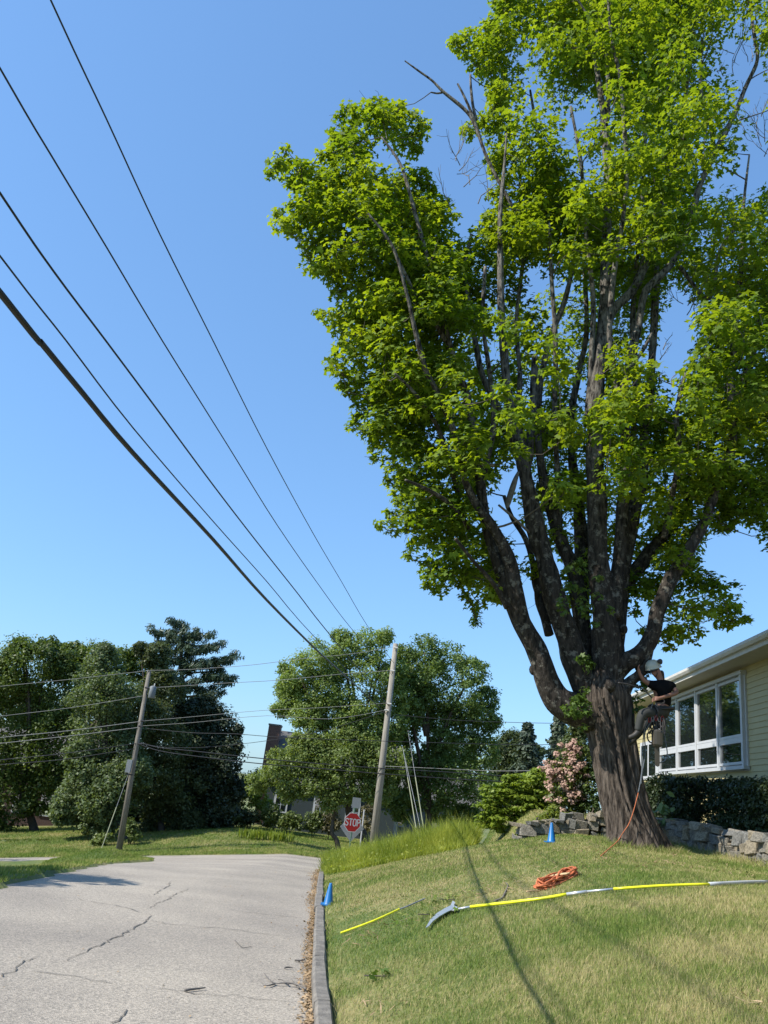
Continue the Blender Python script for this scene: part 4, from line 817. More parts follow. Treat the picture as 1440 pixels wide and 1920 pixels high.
dw = [
 ([(-60, 1296), (0, 1287), (140, 1273), (280, 1257)], 39, 40.4, .012, 'wirepale', 'pale wire running left from the very top of the left pole'),
 ([(-60, 1351), (0, 1343), (133, 1327), (267, 1305)], 39, 40.4, .012, 'wirepale', 'pale wire running left from below the transformer'),
 ([(-60, 1391), (0, 1383), (130, 1370), (262, 1353)], 39, 40.4, .016, 'wirepale', 'upper of two close grey wires left of the left pole'),
 ([(-60, 1402), (0, 1394), (130, 1380), (260, 1364)], 39, 40.4, .016, 'wirepale', 'lower of two close grey wires left of the left pole'),
 ([(-60, 1433), (0, 1425), (110, 1414), (200, 1402), (256, 1394)], 39, 40.4, .018, 'wire', 'upper dark telephone cable left of the left pole'),
 ([(-60, 1440), (10, 1433), (110, 1425), (200, 1412), (252, 1404)], 39, 40.4, .018, 'wire', 'lowest dark telephone cable left of the left pole'),
 ([(280, 1257), (360, 1255), (470, 1247), (567, 1235), (660, 1226), (742, 1212)], 40.4, 40, .012, 'wirepale', 'highest pale wire between the two poles'),
 ([(276, 1290), (360, 1285), (420, 1281), (527, 1275), (640, 1264), (735, 1257)], 40.4, 40, .012, 'wirepale', 'second pale wire down between the two poles'),
 ([(267, 1352), (360, 1344), (493, 1332), (600, 1327), (728, 1318)], 40.4, 40, .010, 'wirepale', 'third wire down between the two poles'),
 ([(266, 1361), (360, 1355), (500, 1342), (620, 1348), (726, 1331)], 40.4, 40, .010, 'wirepale', 'fourth wire down between the two poles'),
 ([(264, 1392), (290, 1399), (333, 1402), (400, 1400), (500, 1389), (600, 1372), (724, 1334)], 40.4, 40, .012, 'wire', 'sagging grey service wire from the left pole to the right pole'),
 ([(275, 1366), (360, 1374), (440, 1376), (520, 1382), (640, 1387), (800, 1392), (945, 1396), (1095, 1396)], 40.4, 38, .014, 'wire', 'dark cable crossing the sky between the trees toward the maple trunk'),
 ([(264, 1393), (300, 1402), (360, 1408), (480, 1421), (600, 1432), (708, 1440), (860, 1449), (960, 1456)], 40.4, 39.6, .022, 'wire', 'upper of two thick black cables passing low before the green trees'),
 ([(262, 1396), (300, 1408), (360, 1417), (480, 1431), (600, 1441), (706, 1450), (860, 1461), (960, 1466)], 40.4, 39.6, .022, 'wire', 'lower of two thick black cables passing low before the green trees'),
 ([(741, 1340), (850, 1350), (945, 1354), (1030, 1356), (1110, 1356)], 40, 38, .012, 'wire', 'thin wire against open sky just left of the maple trunk'),
 ([(708, 1436), (800, 1440), (912, 1445), (988, 1445), (1100, 1440)], 40, 37, .012, 'wirepale', 'short pale wire above the green viburnum bush'),
]
for a in dw: dwire(a[0], a[1], a[2], a[3], M[a[4]], a[5])
def guy(p0, p1, gl, Y0, Y1, label):
    a = P(*p0, Y0); b_ = P(*p1, Y1); b_[2] = min(b_[2], b_[2]); root = empty('guy_wire', b_, label, 'guy wire', 'guy wires')
    MB().tube([a, b_], .011, 5).build('cable', M['steel'], root); c = b_+(a-b_)*gl; MB().tube([c, b_], .024, 6).build('guard', M['guard'], root)
guy((243, 1445), (190, 1592), .52, 40.4, 39.5, 'guy wire with a pale green guard left of the left pole')
guy((755, 1400), (780, 1552), .6, 39.5, 37.5, 'left guy wire with pale guard right of the tall pole')
guy((765, 1370), (794, 1552), .5, 39.5, 37.5, 'right guy wire with pale guard right of the tall pole')
guy((757, 1410), (788, 1552), .02, 39.4, 37.4, 'middle bare guy wire right of the tall pole')

# ------------------------------------------------------------------ stop sign and the diamond sign behind it
Ys = 33.; ctr = P(661, 1542, Ys); zs = float(Z(ctr[0], Ys-2.6)); up = np.array([.02, 0, 1.])
sg = empty('stop_sign', (ctr[0], Ys, zs), 'red octagonal STOP sign on a green post above the tall grass', 'road sign')
yaw = math.radians(24); ux = np.array([math.cos(yaw), math.sin(yaw), 0]); uz = np.array([.0, 0, 1.]); un = np.array([math.sin(yaw), -math.cos(yaw), 0])
def octo(R, o0, o1, name, mat, par):
    V = []
    for o in (o0, o1):
        for k in range(8):
            q = math.radians(22.5+45*k); V.append(ctr+ux*R*math.cos(q)+uz*R*math.sin(q)+un*o)
    return mesh(name, V, [tuple(range(8))[::-1], tuple(range(8, 16))]+[(k, (k+1) % 8, 8+(k+1) % 8, 8+k) for k in range(8)], mat, par)
RS = .385
pl_ = octo(RS, .0, .006, 'sign_plate', M['signwhite'], sg); octo(RS*.94, .006, .009, 'red_face', M['red'], pl_)
MB().tube([np.array([ctr[0]+.0, Ys+.03, zs-.3]), ctr+np.array([.02, .03, .55])], .03, 6).build('post', M['signpost'], sg)
G_ = {'S': [(.5, .82), (.42, .95), (.25, 1), (.1, .93), (.04, .78), (.1, .63), (.25, .53), (.42, .42), (.48, .25), (.42, .08), (.25, 0), (.08, .06), (.0, .2)],
      'T1': [(0, .96), (.5, .96)], 'T2': [(.25, .96), (.25, 0)], 'O': [(.25, 1), (.07, .92), (.02, .7), (.02, .3), (.07, .08), (.25, 0), (.43, .08), (.48, .3), (.48, .7), (.43, .92), (.25, 1)],
      'P1': [(.05, 0), (.05, 1)], 'P2': [(.05, .96), (.32, .96), (.46, .88), (.48, .73), (.44, .58), (.32, .5), (.05, .5)]}
def glyph(mbb, pts, ox, oz, sx, sz, w):
    n = len(pts)
    P3 = [ctr+ux*(ox+a*sx)+uz*(oz+b_*sz)+un*.0118 for a, b_ in pts]
    V = []; 
    for i in range(n):
        t_ = P3[min(i+1, n-1)]-P3[max(i-1, 0)]; t_ /= np.linalg.norm(t_); nn_ = np.cross(t_, un)
        V += [P3[i]+nn_*w/2, P3[i]-nn_*w/2]
    mbb.add(V, [(2*i, 2*i+1, 2*i+3, 2*i+2) for i in range(n-1)])
mbb = MB(); sx, szz, w = .27, .255, .040; lx = -.325
for ch, ks in enumerate((('S',), ('T1', 'T2'), ('O',), ('P1', 'P2'))):
    for kk_ in ks: glyph(mbb, G_[kk_], lx+ch*.172, -.125, sx, szz, w)
mbb.build('lettering', M['signwhite'], pl_)
Yd = 33.5; cd = P(660, 1552, Yd); dg = empty('diamond_sign', (cd[0], Yd, zs), 'bare grey back of a diamond warning sign behind the stop sign', 'road sign')
h_ = .53; V = []
for o in (0, .008): V += [cd+ux*h_+un*o, cd+uz*h_+un*o, cd-ux*h_+un*o, cd-uz*h_+un*o]
mesh('sign_plate', V, [(0, 1, 2, 3), (7, 6, 5, 4), (0, 4, 5, 1), (1, 5, 6, 2), (2, 6, 7, 3), (3, 7, 4, 0)], M['signback'], dg)
MB().tube([np.array([cd[0], Yd+.04, zs-.3]), cd+np.array([0, .04, .75])], .03, 6).build('post', M['signpost'], dg)
cp_ = cd+np.array([.05, .0, .95]); MB().box(cp_, (.17, .012, .2)).build('small_plate', M['tank'], dg)
c = P(681, 1545, 38); c0 = P(677, 1570, 38); pp = tag(MB().tube([c0-np.array([0, 0, .6]), P(683, 1518, 38)], .03, 6).build('sign_post', M['signback']), 'thin bare metal post between the stop sign and the tall pole', 'post')
# ------------------------------------------------------------------ shrubs
def shrub(name, circles, Y, leaf, shape, mat, label, cat='shrub', group=None, dens=1., flat=.7, up=.8, stems=5, sub=.16, base=None, lay=False):
    cc = [(P(a, b_, (Y if len(q) == 0 else q[0]))) for a, b_, r, *q in circles]; rr = [q[2]/F*np.linalg.norm(c) for q, c in zip(circles, cc)]
    ac, ar = [], []
    for c, r in zip(cc, rr):
        n = int(max(10, 4.2*(r/sub)**2)); pts = sphere_pts(c, 1, n, -.95); pts = c+(pts-c)*(r-sub*.5)*rng.uniform(.55, 1.04, (len(pts), 1)); ac.append(pts); ar.append(sub*rng.uniform(.7, 1.2, len(pts)))
    ac = np.concatenate(ac); ar = np.concatenate(ar)
    if lay: ac[:, 2] = np.round(ac[:, 2]/.17)*.17+rng.normal(size=len(ac))*.02
    b0 = np.mean(cc, axis=0); zb_ = float(Z(b0[0], b0[1])); root = empty(name, (b0[0], b0[1], zb_), label, cat, group)
    p, N = clump_cloud(ac, ar, max(6, int(dens*6.5*(sub/leaf)**2)), flat=flat, up=up); p[:, 2] = np.maximum(p[:, 2], Z(p[:, 0], p[:, 1])+.01)
    tag(leaf_mesh('foliage', p, N, leaf*rng.uniform(.6, 1.25, len(p)), shape, mat, root), kind='stuff')
    mb = MB()
    for _ in range(stems):
        c = cc[rng.integers(len(cc))]; mb.tube([(b0[0]+rng.normal()*.1, b0[1]+rng.normal()*.08, zb_-.05), ((b0[0]+c[0])/2, (b0[1]+c[1])/2, (zb_+c[2])/2), c], [.025, .018, .008], 5)
    mb.build('stems', M['farbark'], root); return root, ac, ar
lv = leafmat('viburnum_leaf', (.11, .17, .02), (.30, .37, .05), .42)
shrub('viburnum_bush', [(965, 1480, 30), (1000, 1465, 26), (935, 1500, 30), (985, 1510, 36), (945, 1530, 28), (920, 1520, 20), (1015, 1490, 26), (975, 1545, 24), (1025, 1465, 22), (1010, 1530, 26), (955, 1458, 12), (1010, 1447, 12), (912, 1540, 20), (930, 1550, 20), (960, 1500, 40), (1000, 1505, 38), (925, 1488, 28), (915, 1512, 26), (990, 1470, 30), (1000, 1545, 30), (1022, 1515, 26)], 19.5, .10, OVAL, lv, 'bright green tiered viburnum bush between the tall grass and the pink laurel', flat=.28, up=1.4, lay=False, sub=.2, dens=1.5)
la = leafmat('laurel_leaf', (.045, .075, .015), (.16, .19, .035), .3)
rt, ac, ar = shrub('laurel_bush', [(1060, 1440, 38), (1085, 1420, 30), (1050, 1480, 34), (1080, 1470, 40), (1065, 1515, 34), (1095, 1510, 26), (1100, 1450, 22), (1078, 1405, 16), (1040, 1450, 22)], 18.3, .085, OVAL, la, 'mountain laurel bush covered in pale pink blossom left of the maple trunk', sub=.17)
def blossoms(root, ac, frac, mat, wh, nl=26, sz=.05):
    k = ac[rng.uniform(size=len(ac)) < frac]; k = k[wh(k)]; off = rng.normal(size=k.shape)*.05+np.array([-.07, -.13, .03])
    p, N = clump_cloud(k+off, np.full(len(k), .085), nl, flat=.8); N = N+np.array([-.4, -1., .3]); tag(leaf_mesh('blossoms', p, N, sz*rng.uniform(.7, 1.2, len(p)), np.array([(0, -.5, 0), (.45, -.15, .1), (.3, .45, .1), (-.3, .45, .1), (-.45, -.15, .1)]), mat, root), kind='stuff')
zz = P(1060, 1530, 18.3)[2]; z2 = P(1060, 1395, 18.3)[2]
blossoms(rt, ac, .95, leafmat('pink_blossom', (.37, .22, .17), (.54, .38, .30), .3, (1, .9, .9)), lambda k: (k[:, 0] < P(1095, 1440, 18.3)[0]) & (rng.uniform(size=len(k)) < .35+.65*(k[:, 2] > zz+.38*(z2-zz))))
shrub('weed_clump', [(1020, 1545, 18), (1045, 1530, 14), (1000, 1550, 12), (1035, 1520, 12), (1060, 1550, 12), (988, 1556, 13), (1012, 1560, 12), (975, 1562, 10)], 17.2, .07, OVAL, leafmat('lime_leaf', (.14, .19, .03), (.26, .30, .06), .4), 'loose lime green weeds growing over the end of the stone wall', sub=.12, dens=.8)
yw = leafmat('yew_needle', (.014, .028, .010), (.045, .065, .02), .15)
shrub('yew_bush', [(1108, 1480, 16), (1112, 1510, 18), (1120, 1530, 18), (1112, 1455, 10), (1116, 1495, 18)], 17.9, .06, OVAL, leafmat('bright_yew', (.03, .06, .012), (.08, .12, .03), .2), 'narrow clipped green yew between pink laurel and maple trunk', sub=.12)
# clipped yew hedge in front of the house
hd = empty('yew_hedge', (8.2, 15, float(Z(8.0, 15))), 'long dark clipped yew hedge under the house windows at the right', 'hedge'); ac = []
for (y0, y1, x_, ht, wd) in ((9.0, 13.4, 8.35, .86, .62), (13.5, 16.9, 8.15, .88, .62), (17.1, 19.2, 7.75, .96, .66), (19.3, 22.5, 8.15, .84, .6)):
    for s in range(int((y1-y0)*260)):
        yy = rng.uniform(y0, y1); f_ = rng.integers(3); zz_ = float(Z(x_, yy))
        if f_ == 0: c = (x_-wd+rng.normal()*.05, yy, zz_+rng.uniform(0.05, ht))
        elif f_ == 1: c = (x_+rng.uniform(-wd, wd), yy, zz_+ht+rng.normal()*.045+.05*math.sin(yy*2.4))
        else: c = (x_+rng.uniform(-wd, wd)*.8, yy, zz_+rng.uniform(.1, ht*.9))
        ac.append(c)
ac = np.array(ac); p, N = clump_cloud(ac, np.full(len(ac), .12), 22, flat=.9, up=.4)
tag(leaf_mesh('foliage', p, N, .074*rng.uniform(.6, 1.3, len(p)), DIAM, yw, hd), kind='stuff')
hs = empty('hosta_plant', P(1245, 1530, 16.9), 'pale broad leaved plant at the foot of the hedge right of the trunk', 'plant'); 
cs_ = P(1246, 1528, 16.8)+rng.normal(size=(26, 3))*np.array([.12, .08, .16]); tag(leaf_mesh('foliage', cs_, rng.normal(size=(26, 3))*.5+[-.3, -.5, .8], .2*rng.uniform(.7, 1.2, 26), OVAL, leafmat('hosta_leaf', (.10, .16, .06), (.22, .30, .14), .3), hs), kind='stuff')
# shrubs along the far house
far = [('variegated_bush', [(415, 1505, 24), (400, 1525, 14), (432, 1520, 16), (420, 1492, 14)], 50, 'leaf_cream', 'cream and green variegated bush at the left of the far lawn'),
 ('arborvitae_shrub', [(475, 1480, 18), (470, 1505, 20), (490, 1500, 16), (462, 1460, 12), (485, 1455, 12)], 51, 'leaf_lime', 'lime green shrub left of the slate house corner'),
 ('low_bush', [(400, 1540, 14), (425, 1540, 15), (450, 1538, 14)], 49.5, 'leaf_olive', 'low olive bush under the variegated one'),
 ('yew_shrub', [(458, 1535, 12), (475, 1536, 12), (467, 1530, 12)], 49.5, 'leaf_dark', 'small dark clipped yew next to the low olive bush'),
 ('yew_shrub', [(507, 1530, 19), (512, 1522, 14), (500, 1540, 12)], 50, 'leaf_mid', 'round loose yew under the left white window'),
 ('yew_shrub', [(540, 1540, 14), (558, 1542, 14), (532, 1545, 11), (550, 1537, 12)], 49.5, 'leaf_mid', 'flat topped wide yew between the two white windows'),
 ('yew_shrub', [(590, 1540, 16), (598, 1535, 13), (582, 1548, 11)], 50, 'leaf_mid', 'round yew under the middle white window'),
 ('barberry_shrub', [(622, 1530, 15), (628, 1545, 14), (615, 1550, 12)], 50, 'leaf_rust', 'dusty brown green shrub left of the stop sign'),
 ('garden_shrub', [(688, 1550, 13), (692, 1530, 13), (690, 1515, 9)], 48, 'leaf_rust', 'pale brownish shrub just right of the stop sign'),
 ('weed_shrub', [(188, 1577, 10), (200, 1572, 9), (178, 1580, 7)], 43, 'leaf_mid', 'small bright shrub between guy wire and left pole'),
 ('weed_shrub', [(240, 1555, 12), (252, 1565, 11), (246, 1545, 8)], 43, 'leaf_mid', 'loose undergrowth just right of the left pole'),
 ('ground_shrub', [(20, 1587, 9), (45, 1585, 7), (75, 1586, 7), (8, 1590, 7)], 45, 'leaf_mid', 'low leafy plants at the foot of the dark far left maple'),
]
LM = dict(leaf_cream=leafmat('leaf_cream', (.16, .18, .09), (.42, .42, .27), .3), leaf_lime=leafmat('leaf_lime', (.10, .15, .02), (.22, .27, .04), .4), leaf_olive=leafmat('leaf_olive', (.06, .08, .02), (.13, .15, .04), .3),
 leaf_dark=leafmat('leaf_dark', (.02, .035, .014), (.06, .075, .025), .2), leaf_mid=leafmat('leaf_mid', (.06, .09, .022), (.16, .20, .05), .35), leaf_rust=leafmat('leaf_rust', (.08, .075, .04), (.17, .155, .085), .3))
for nm, ci, Y, mt, lab in far: shrub(nm, [(a_, b_, r_*1.3) for a_, b_, r_ in ci], Y, .15, OVAL, LM[mt], lab, group='shrubs round the far lawn', sub=.26, dens=1.3, stems=2)
for (a, b_, lab) in ((470, 1573, 'left tuft of upright iris leaves on the far lawn'), (522, 1577, 'right tuft of upright iris leaves on the far lawn')):
    q = hitg(a, b_, 30, 60); root = empty('iris_clump', q, lab, 'plant', 'iris tufts on the far lawn'); n = 110
    bp_ = q+rng.normal(size=(n, 3))*np.array([.38, .2, 0]); bp_[:, 2] = Z(bp_[:, 0], bp_[:, 1])+.25; T = rng.normal(size=(n, 3))*.22+[0, 0, 1]
    tag(leaf_mesh('foliage', bp_, rng.normal(size=(n, 3))*[1, 1, .1], .55*rng.uniform(.6, 1.1, n), NEED*np.array([1, 1, 1]), LM['leaf_lime'], root, T), kind='stuff')

# ------------------------------------------------------------------ blue cones
def cone(q, label, h=.33):
    root = empty('traffic_cone', q, label, 'traffic cone', 'small blue cones marking the work area')
    prof = [(.070, .0), (.092, .0), (.094, .012), (.080, .018), (.072, .03), (.024, h-.012), (.019, h), (.012, h), (.012, h-.03)]
    V, Fc = [], []; n = 28; tl = rng.normal()*.02
    for (r, z_) in prof:
        for k in range(n): th = 2*math.pi*k/n; V.append((q[0]+r*math.cos(th)+tl*z_, q[1]+r*math.sin(th), q[2]+z_))
    for i in range(len(prof)-1): Fc += [(i*n+k, i*n+(k+1) % n, (i+1)*n+(k+1) % n, (i+1)*n+k) for k in range(n)]
    mesh('cone_body', V, Fc, M['cone'], root, True)
    b_ = MB(); b_.box((q[0], q[1], q[2]+.006), (.115, .115, .008)); b_.build('base_plate', M['cone'], root)
cone(hitg(615, 1697, 3, 30), 'small blue plastic cone standing by the curb at the road edge', .31)
cone(hitg(1034, 1580, 5, 30), 'small blue plastic cone on the bank before the stone wall', .34)

# ------------------------------------------------------------------ pole saw, spare pole, rope coil
def onlawn(px, py, h=.03, lo=1.5):
    q = hitg(px, py, lo, 40); q[2] += h; return q
sw = empty('pole_saw', onlawn(1000, 1695), 'long yellow pole saw with curved steel blade lying across the lawn', 'pole saw')
tr_ = [(855, 1712), (882, 1707), (1000, 1694), (1062, 1684), (1100, 1679), (1150, 1674), (1240, 1668), (1330, 1665), (1400, 1661), (1440, 1660), (1520, 1656)]
Ptr = [onlawn(a, b_, .035) for a, b_ in tr_]
d0 = Ptr[0]; 
def seg(i0, i1, r, mat, nm='pole_section'): 
    a = Ptr[i0:i1+1]; MB().tube(catmull(a, 3) if len(a) > 2 else a, r, 12).build(nm, M[mat], sw, True)
seg(0, 1, .012, 'silver', 'ferrule'); seg(1, 3, .015, 'yellow'); seg(3, 4, .016, 'silver', 'ferrule'); seg(4, 5, .011, 'silver', 'ferrule'); seg(5, 7, .0125, 'yellow'); seg(7, 9, .018, 'white', 'ferrule'); seg(9, 10, .016, 'yellow')
def flat(name, pxs, thick, mat, parent, h=.05):
    T = [onlawn(a, b_, h) for a, b_ in pxs]; V = T+[t_-np.array([0, 0, thick]) for t_ in T]; n = len(T)
    return mesh(name, V, [tuple(range(n)), tuple(range(n, 2*n))[::-1]]+[(k, n+k, n+(k+1) % n, (k+1) % n) for k in range(n)], mat, parent)
flat('saw_blade', [(797, 1750), (806, 1734), (818, 1722), (832, 1713), (846, 1706), (851, 1713), (838, 1719), (824, 1727), (811, 1737), (803, 1747)], .008, M['bladesteel'], sw, .05)
flat('hook', [(843, 1714), (845, 1704), (848, 1697), (853, 1700), (850, 1706), (857, 1709), (856, 1713), (850, 1715)], .01, M['silver'], sw, .045)
pr_ = [onlawn(a, b_, .025) for a, b_ in [(638, 1754), (700, 1731), (748, 1709), (762, 1704), (796, 1689)]]
sp = empty('spare_pole', pr_[2], 'thin yellow extension pole lying on the grass left of the saw blade', 'pole')
MB().tube(catmull(pr_[:3], 3), .012, 8).build('yellow_shaft', M['yellow'], sp); MB().tube(pr_[2:], .009, 8).build('grey_tip', M['steel'], sp)
co = onlawn(1045, 1655, .0); ea = onlawn(1080, 1637, 0)-onlawn(1012, 1670, 0); La = np.linalg.norm(ea); ea /= La; eb = np.cross([0, 0, 1], ea); pts = []
root = empty('rope_coil', co, 'figure of eight coil of orange rope on the grass', 'rope'); mb = MB()
for q in range(11):
    a1 = rng.uniform(.40, .5)*La; w1_ = rng.uniform(.045, .10); ph_ = rng.normal()*.1; pl = []; off = rng.normal()*.012
    for s in range(33):
        t_ = 2*math.pi*s/32; w_ = w1_*(1.+.9*abs(math.cos(t_))**2)
        pl.append(co+ea*a1*math.cos(t_+ph_)+eb*(w_*math.sin(t_)*(1 if q % 2 else math.cos(t_)*1.6)+off)+np.array([0, 0, .02+.008*q*(.6+.4*math.sin(t_*3+q))+rng.uniform(0, .006)]))
    mb.tube(pl, .0095, 6, False)
mb.build('rope_loops', M['orange'], root, True)
mb = MB(); mb.tube(catmull([co+eb*.12*((-1)**k)+ea*.02*k+np.array([0, 0, .05+.06*(k % 2)]) for k in range(5)], 5), .0095, 6); mb.tube(catmull([co-ea*La*.45, co-ea*La*.55+eb*.03+[0, 0, .02], co-ea*La*.62+eb*.08+[0, 0, .015]], 4), .008, 6); mb.build('wrapping_turns', M['tan'], root, True)
# climbing rope running down the trunk
def surf(px, py, back=.03):                                  # front face of the trunk at a pixel
    for Y in np.arange(13.0, 14.6, .01):
        p = P(px, py, Y); 
        j = np.argmin([abs(c[2]-p[2]) for c in cp_tr]); r = cr_tr[j]*1.05
        if math.hypot(p[0]-cp_tr[j][0], p[1]-cp_tr[j][1]) < r: return P(px, py, Y-back)
    return P(px, py, 14.0)
cp_tr = catmull(pts_tr, 8); cr_tr = [float(v[0]) for v in catmull([[r, 0, 0] for r in rad_tr], 8)]
a = [P(1197, 1486, 13.9), surf(1194, 1497), surf(1188, 1520), surf(1179, 1545), surf(1169, 1560), surf(1158, 1577), onlawn(1140, 1597, .03), onlawn(1126, 1608, .02)]
tag(MB().tube(catmull(a, 5), .0075, 6).build('climbing_rope', M['orange'], None, True), 'orange rope running down the maple trunk onto the grass', 'rope')

# ------------------------------------------------------------------ the arborist
YP = 13.95
per = empty('person', P(1215, 1400, YP), 'climber in white helmet and black t-shirt working in a harness against the trunk', 'person')
def skin(name, V, E, mat, par, sub=2, root=0):
    me = bpy.data.meshes.new(name); me.from_pydata([tuple(v[0]) for v in V], E, []); me.update(); o = link(name, me, mat, par)
    m_ = o.modifiers.new('skin', 'SKIN'); m_.use_smooth_shade = True
    for i, v in enumerate(V):
        s = me.skin_vertices[0].data[i]; r = v[1]; s.radius = (r, r) if np.isscalar(r) else r; s.use_root = (i == root)
    m2 = o.modifiers.new('sub', 'SUBSURF'); m2.levels = m2.render_levels = sub; return o
B = lambda px, py, dy=0.: P(px, py, YP+dy)
pelv, chest, neck, head = B(1243, 1332), B(1243, 1297), B(1238, 1274), B(1229, 1257)
shL, shR = B(1222, 1284, -.02), B(1259, 1286, -.05)
elL, wrL, haL = B(1207, 1276, -.03), B(1199, 1262, -.06), B(1197, 1254, -.08)
elR, wrR, haR = B(1270, 1299, -.12), B(1242, 1308, -.36), B(1230, 1311, -.40)
hipL, hipR = B(1236, 1334, -.06), B(1246, 1338, .08)
knL, knR = B(1203, 1338, -.22), B(1212, 1356, .1)
anL, anR = B(1196, 1372, -.16), B(1188, 1385, .05)
toL, toR = B(1186, 1380, -.14), B(1180, 1392, .06)
V = [(pelv, .13), (B(1243, 1316), .115), (chest, (.16, .12)), (neck, .055), (head, (.088, .10)), (B(1226, 1246), .085),
     (shL, .058), (elL, .045), (wrL, .028), (haL, .036), (shR, .060), (elR, .047), (wrR, .030), (haR, .038),
     (hipL, .10), (knL, .062), (anL, .042), (toL, .04), (hipR, .10), (knR, .062), (anR, .042), (toR, .04),
     (B(1221, 1263, -.03), .016), (B(1226, 1263, -.04), .045)]
E_ = [(0, 1), (1, 2), (2, 3), (3, 4), (4, 5), (2, 6), (6, 7), (7, 8), (8, 9), (2, 10), (10, 11), (11, 12), (12, 13), (0, 14), (14, 15), (15, 16), (16, 17), (0, 18), (18, 19), (19, 20), (20, 21), (4, 23), (23, 22)]
def fing(base, dirs, spread, thumb):
    for k in range(4):
        b0 = base+spread*(k-1.5)*.019; i0 = len(V); L_ = (.034, .038, .036, .028)[k]
        V.append((b0+dirs[0]*.02, .0095)); V.append((b0+dirs[0]*.03+dirs[1]*L_, .0085)); V.append((b0+dirs[0]*.02+dirs[1]*L_*1.6+dirs[2]*.012, .0075))
        E_.append((thumb[1], i0)); E_.append((i0, i0+1)); E_.append((i0+1, i0+2))
    i0 = len(V); V.append((base+spread*.045, .011)); V.append((base+spread*.06+dirs[1]*.03, .009)); E_.append((thumb[1], i0)); E_.append((i0, i0+1))
n_ = lambda v: np.array(v, float)/np.linalg.norm(v)
fing(haL, (n_([-.2, 0, 1]), n_([.3, -.2, .9]), n_([.8, .2, 0])), n_([.2, 1, .1]), (0, 9))
fing(haR, (n_([-1, -.2, -.1]), n_([-.9, 0, -.4]), n_([0, 0, -1])), n_([.1, .3, 1]), (0, 13))
skin('body', V, E_, M['skin'], per)
Vs = [(B(1243, 1329), (.165, .15)), (B(1244, 1310), (.155, .14)), (chest, (.185, .15)), (B(1240, 1282), (.14, .115)), (B(1238, 1276), .075), (shL, .082), (B(1213, 1281, -.02), .072), (shR, .088), (B(1266, 1293, -.08), .078)]
skin('tshirt', Vs, [(0, 1), (1, 2), (2, 3), (3, 4), (3, 5), (5, 6), (3, 7), (7, 8)], M['shirt'], per)
Vp = [(B(1244, 1324), .15), (pelv, .155), (hipL, .118), ((hipL+knL)/2, .105), (knL, .086), ((knL+anL)/2, .075), (anL, .07), (hipR, .118), ((hipR+knR)/2, .10), (knR, .084), ((knR+anR)/2, .075), (anR, .07)]
skin('trousers', Vp, [(0, 1), (1, 2), (2, 3), (3, 4), (4, 5), (5, 6), (1, 7), (7, 8), (8, 9), (9, 10), (10, 11)], M['pants'], per)
for an, to in ((anL, toL), (anR, toR)):
    skin('boot', [(an+np.array([0, 0, .03]), .072), (an-np.array([0, 0, .03]), .065), (an*.2+to*.8-np.array([.02, 0, .03]), .052), (to+np.array([-.08, 0, -.04]), .045)], [(0, 1), (1, 2), (2, 3)], M['boot'], per)
# helmet: open shell of revolution tilted towards the work
hc = B(1224, 1249); hz = n_([-.35, -.15, .92]); hx = n_(np.cross([0, 1, 0], hz)); hy = np.cross(hz, hx); V2, F2 = [], []; n = 24
prf = [(.0, .118), (.05, .112), (.09, .085), (.118, .04), (.126, 0), (.13, -.03), (.142, -.045), (.136, -.05)]
for (r, z_) in prf:
    for k in range(n): q = 2*math.pi*k/n; V2.append(hc+hx*r*math.cos(q)*1.12+hy*r*math.sin(q)*.95+hz*z_)
for i in range(len(prf)-1): F2 += [(i*n+k, i*n+(k+1) % n, (i+1)*n+(k+1) % n, (i+1)*n+k) for k in range(n)]
hm = mesh('helmet', V2, F2, M['helmet'], per, True)
for px_, py_, dy in ((1237, 1240, -.10), (1237, 1242, .10)):
    c = B(px_, py_, dy); MB().tube([c+np.array([-.0, -.035, 0]), c+np.array([0, -.03, 0]), c+np.array([0, .03, 0])], [.03, .042, .042], 14).build('ear_defender', M['blackp'], hm)
MB().tube(catmull([B(1235, 1247, -.1), B(1233, 1262, -.09), B(1229, 1269, -.05)], 3), .008, 5).build('chin_strap', M['blackp'], hm)
g0 = B(1219, 1259, -.085); MB().tube(catmull([B(1233, 1255, -.10), B(1225, 1257, -.115), B(1218, 1259, -.07), B(1217, 1259, .0)], 3), .016, 6).build('dark_glasses', M['blackp'], per)
skin('hair', [(B(1237, 1256, .02), .08), (B(1241, 1268, .03), .05), (B(1244, 1277, .04), .025)], [(0, 1), (1, 2)], M['hair'], per)
for (a, b_, dy) in ((1229, 1256, -.10),): MB().tube([B(1233, 1256, -.095), B(1233.5, 1261, -.095)], [.02, .012], 6).build('ear', M['skin'], per)
hb = MB(); th = np.linspace(0, 2*math.pi, 17); hb.tube([pelv+np.array([math.cos(q)*.185, math.sin(q)*.165, .02+.03*math.cos(q)]) for q in th], .03, 6, False)
for h_, k_ in ((hipL, knL), (hipR, knR)):
    c = h_*.65+k_*.35; ax_ = n_(k_-h_); b1_ = n_(np.cross(ax_, [0, 0, 1])); b2_ = np.cross(ax_, b1_); hb.tube([c+(b1_*math.cos(q)+b2_*math.sin(q))*.125 for q in th], .022, 6, False)
hb.build('harness', M['blackp'], per, True)
ring = MB(); rc = B(1237, 1313, -.28); ring.tube([rc+np.array([math.cos(q)*.085, .02*math.sin(q*2), math.sin(q)*.055]) for q in th], .009, 5, False); ring.build('handled_rope_loop', M['ropedark'], per, True)
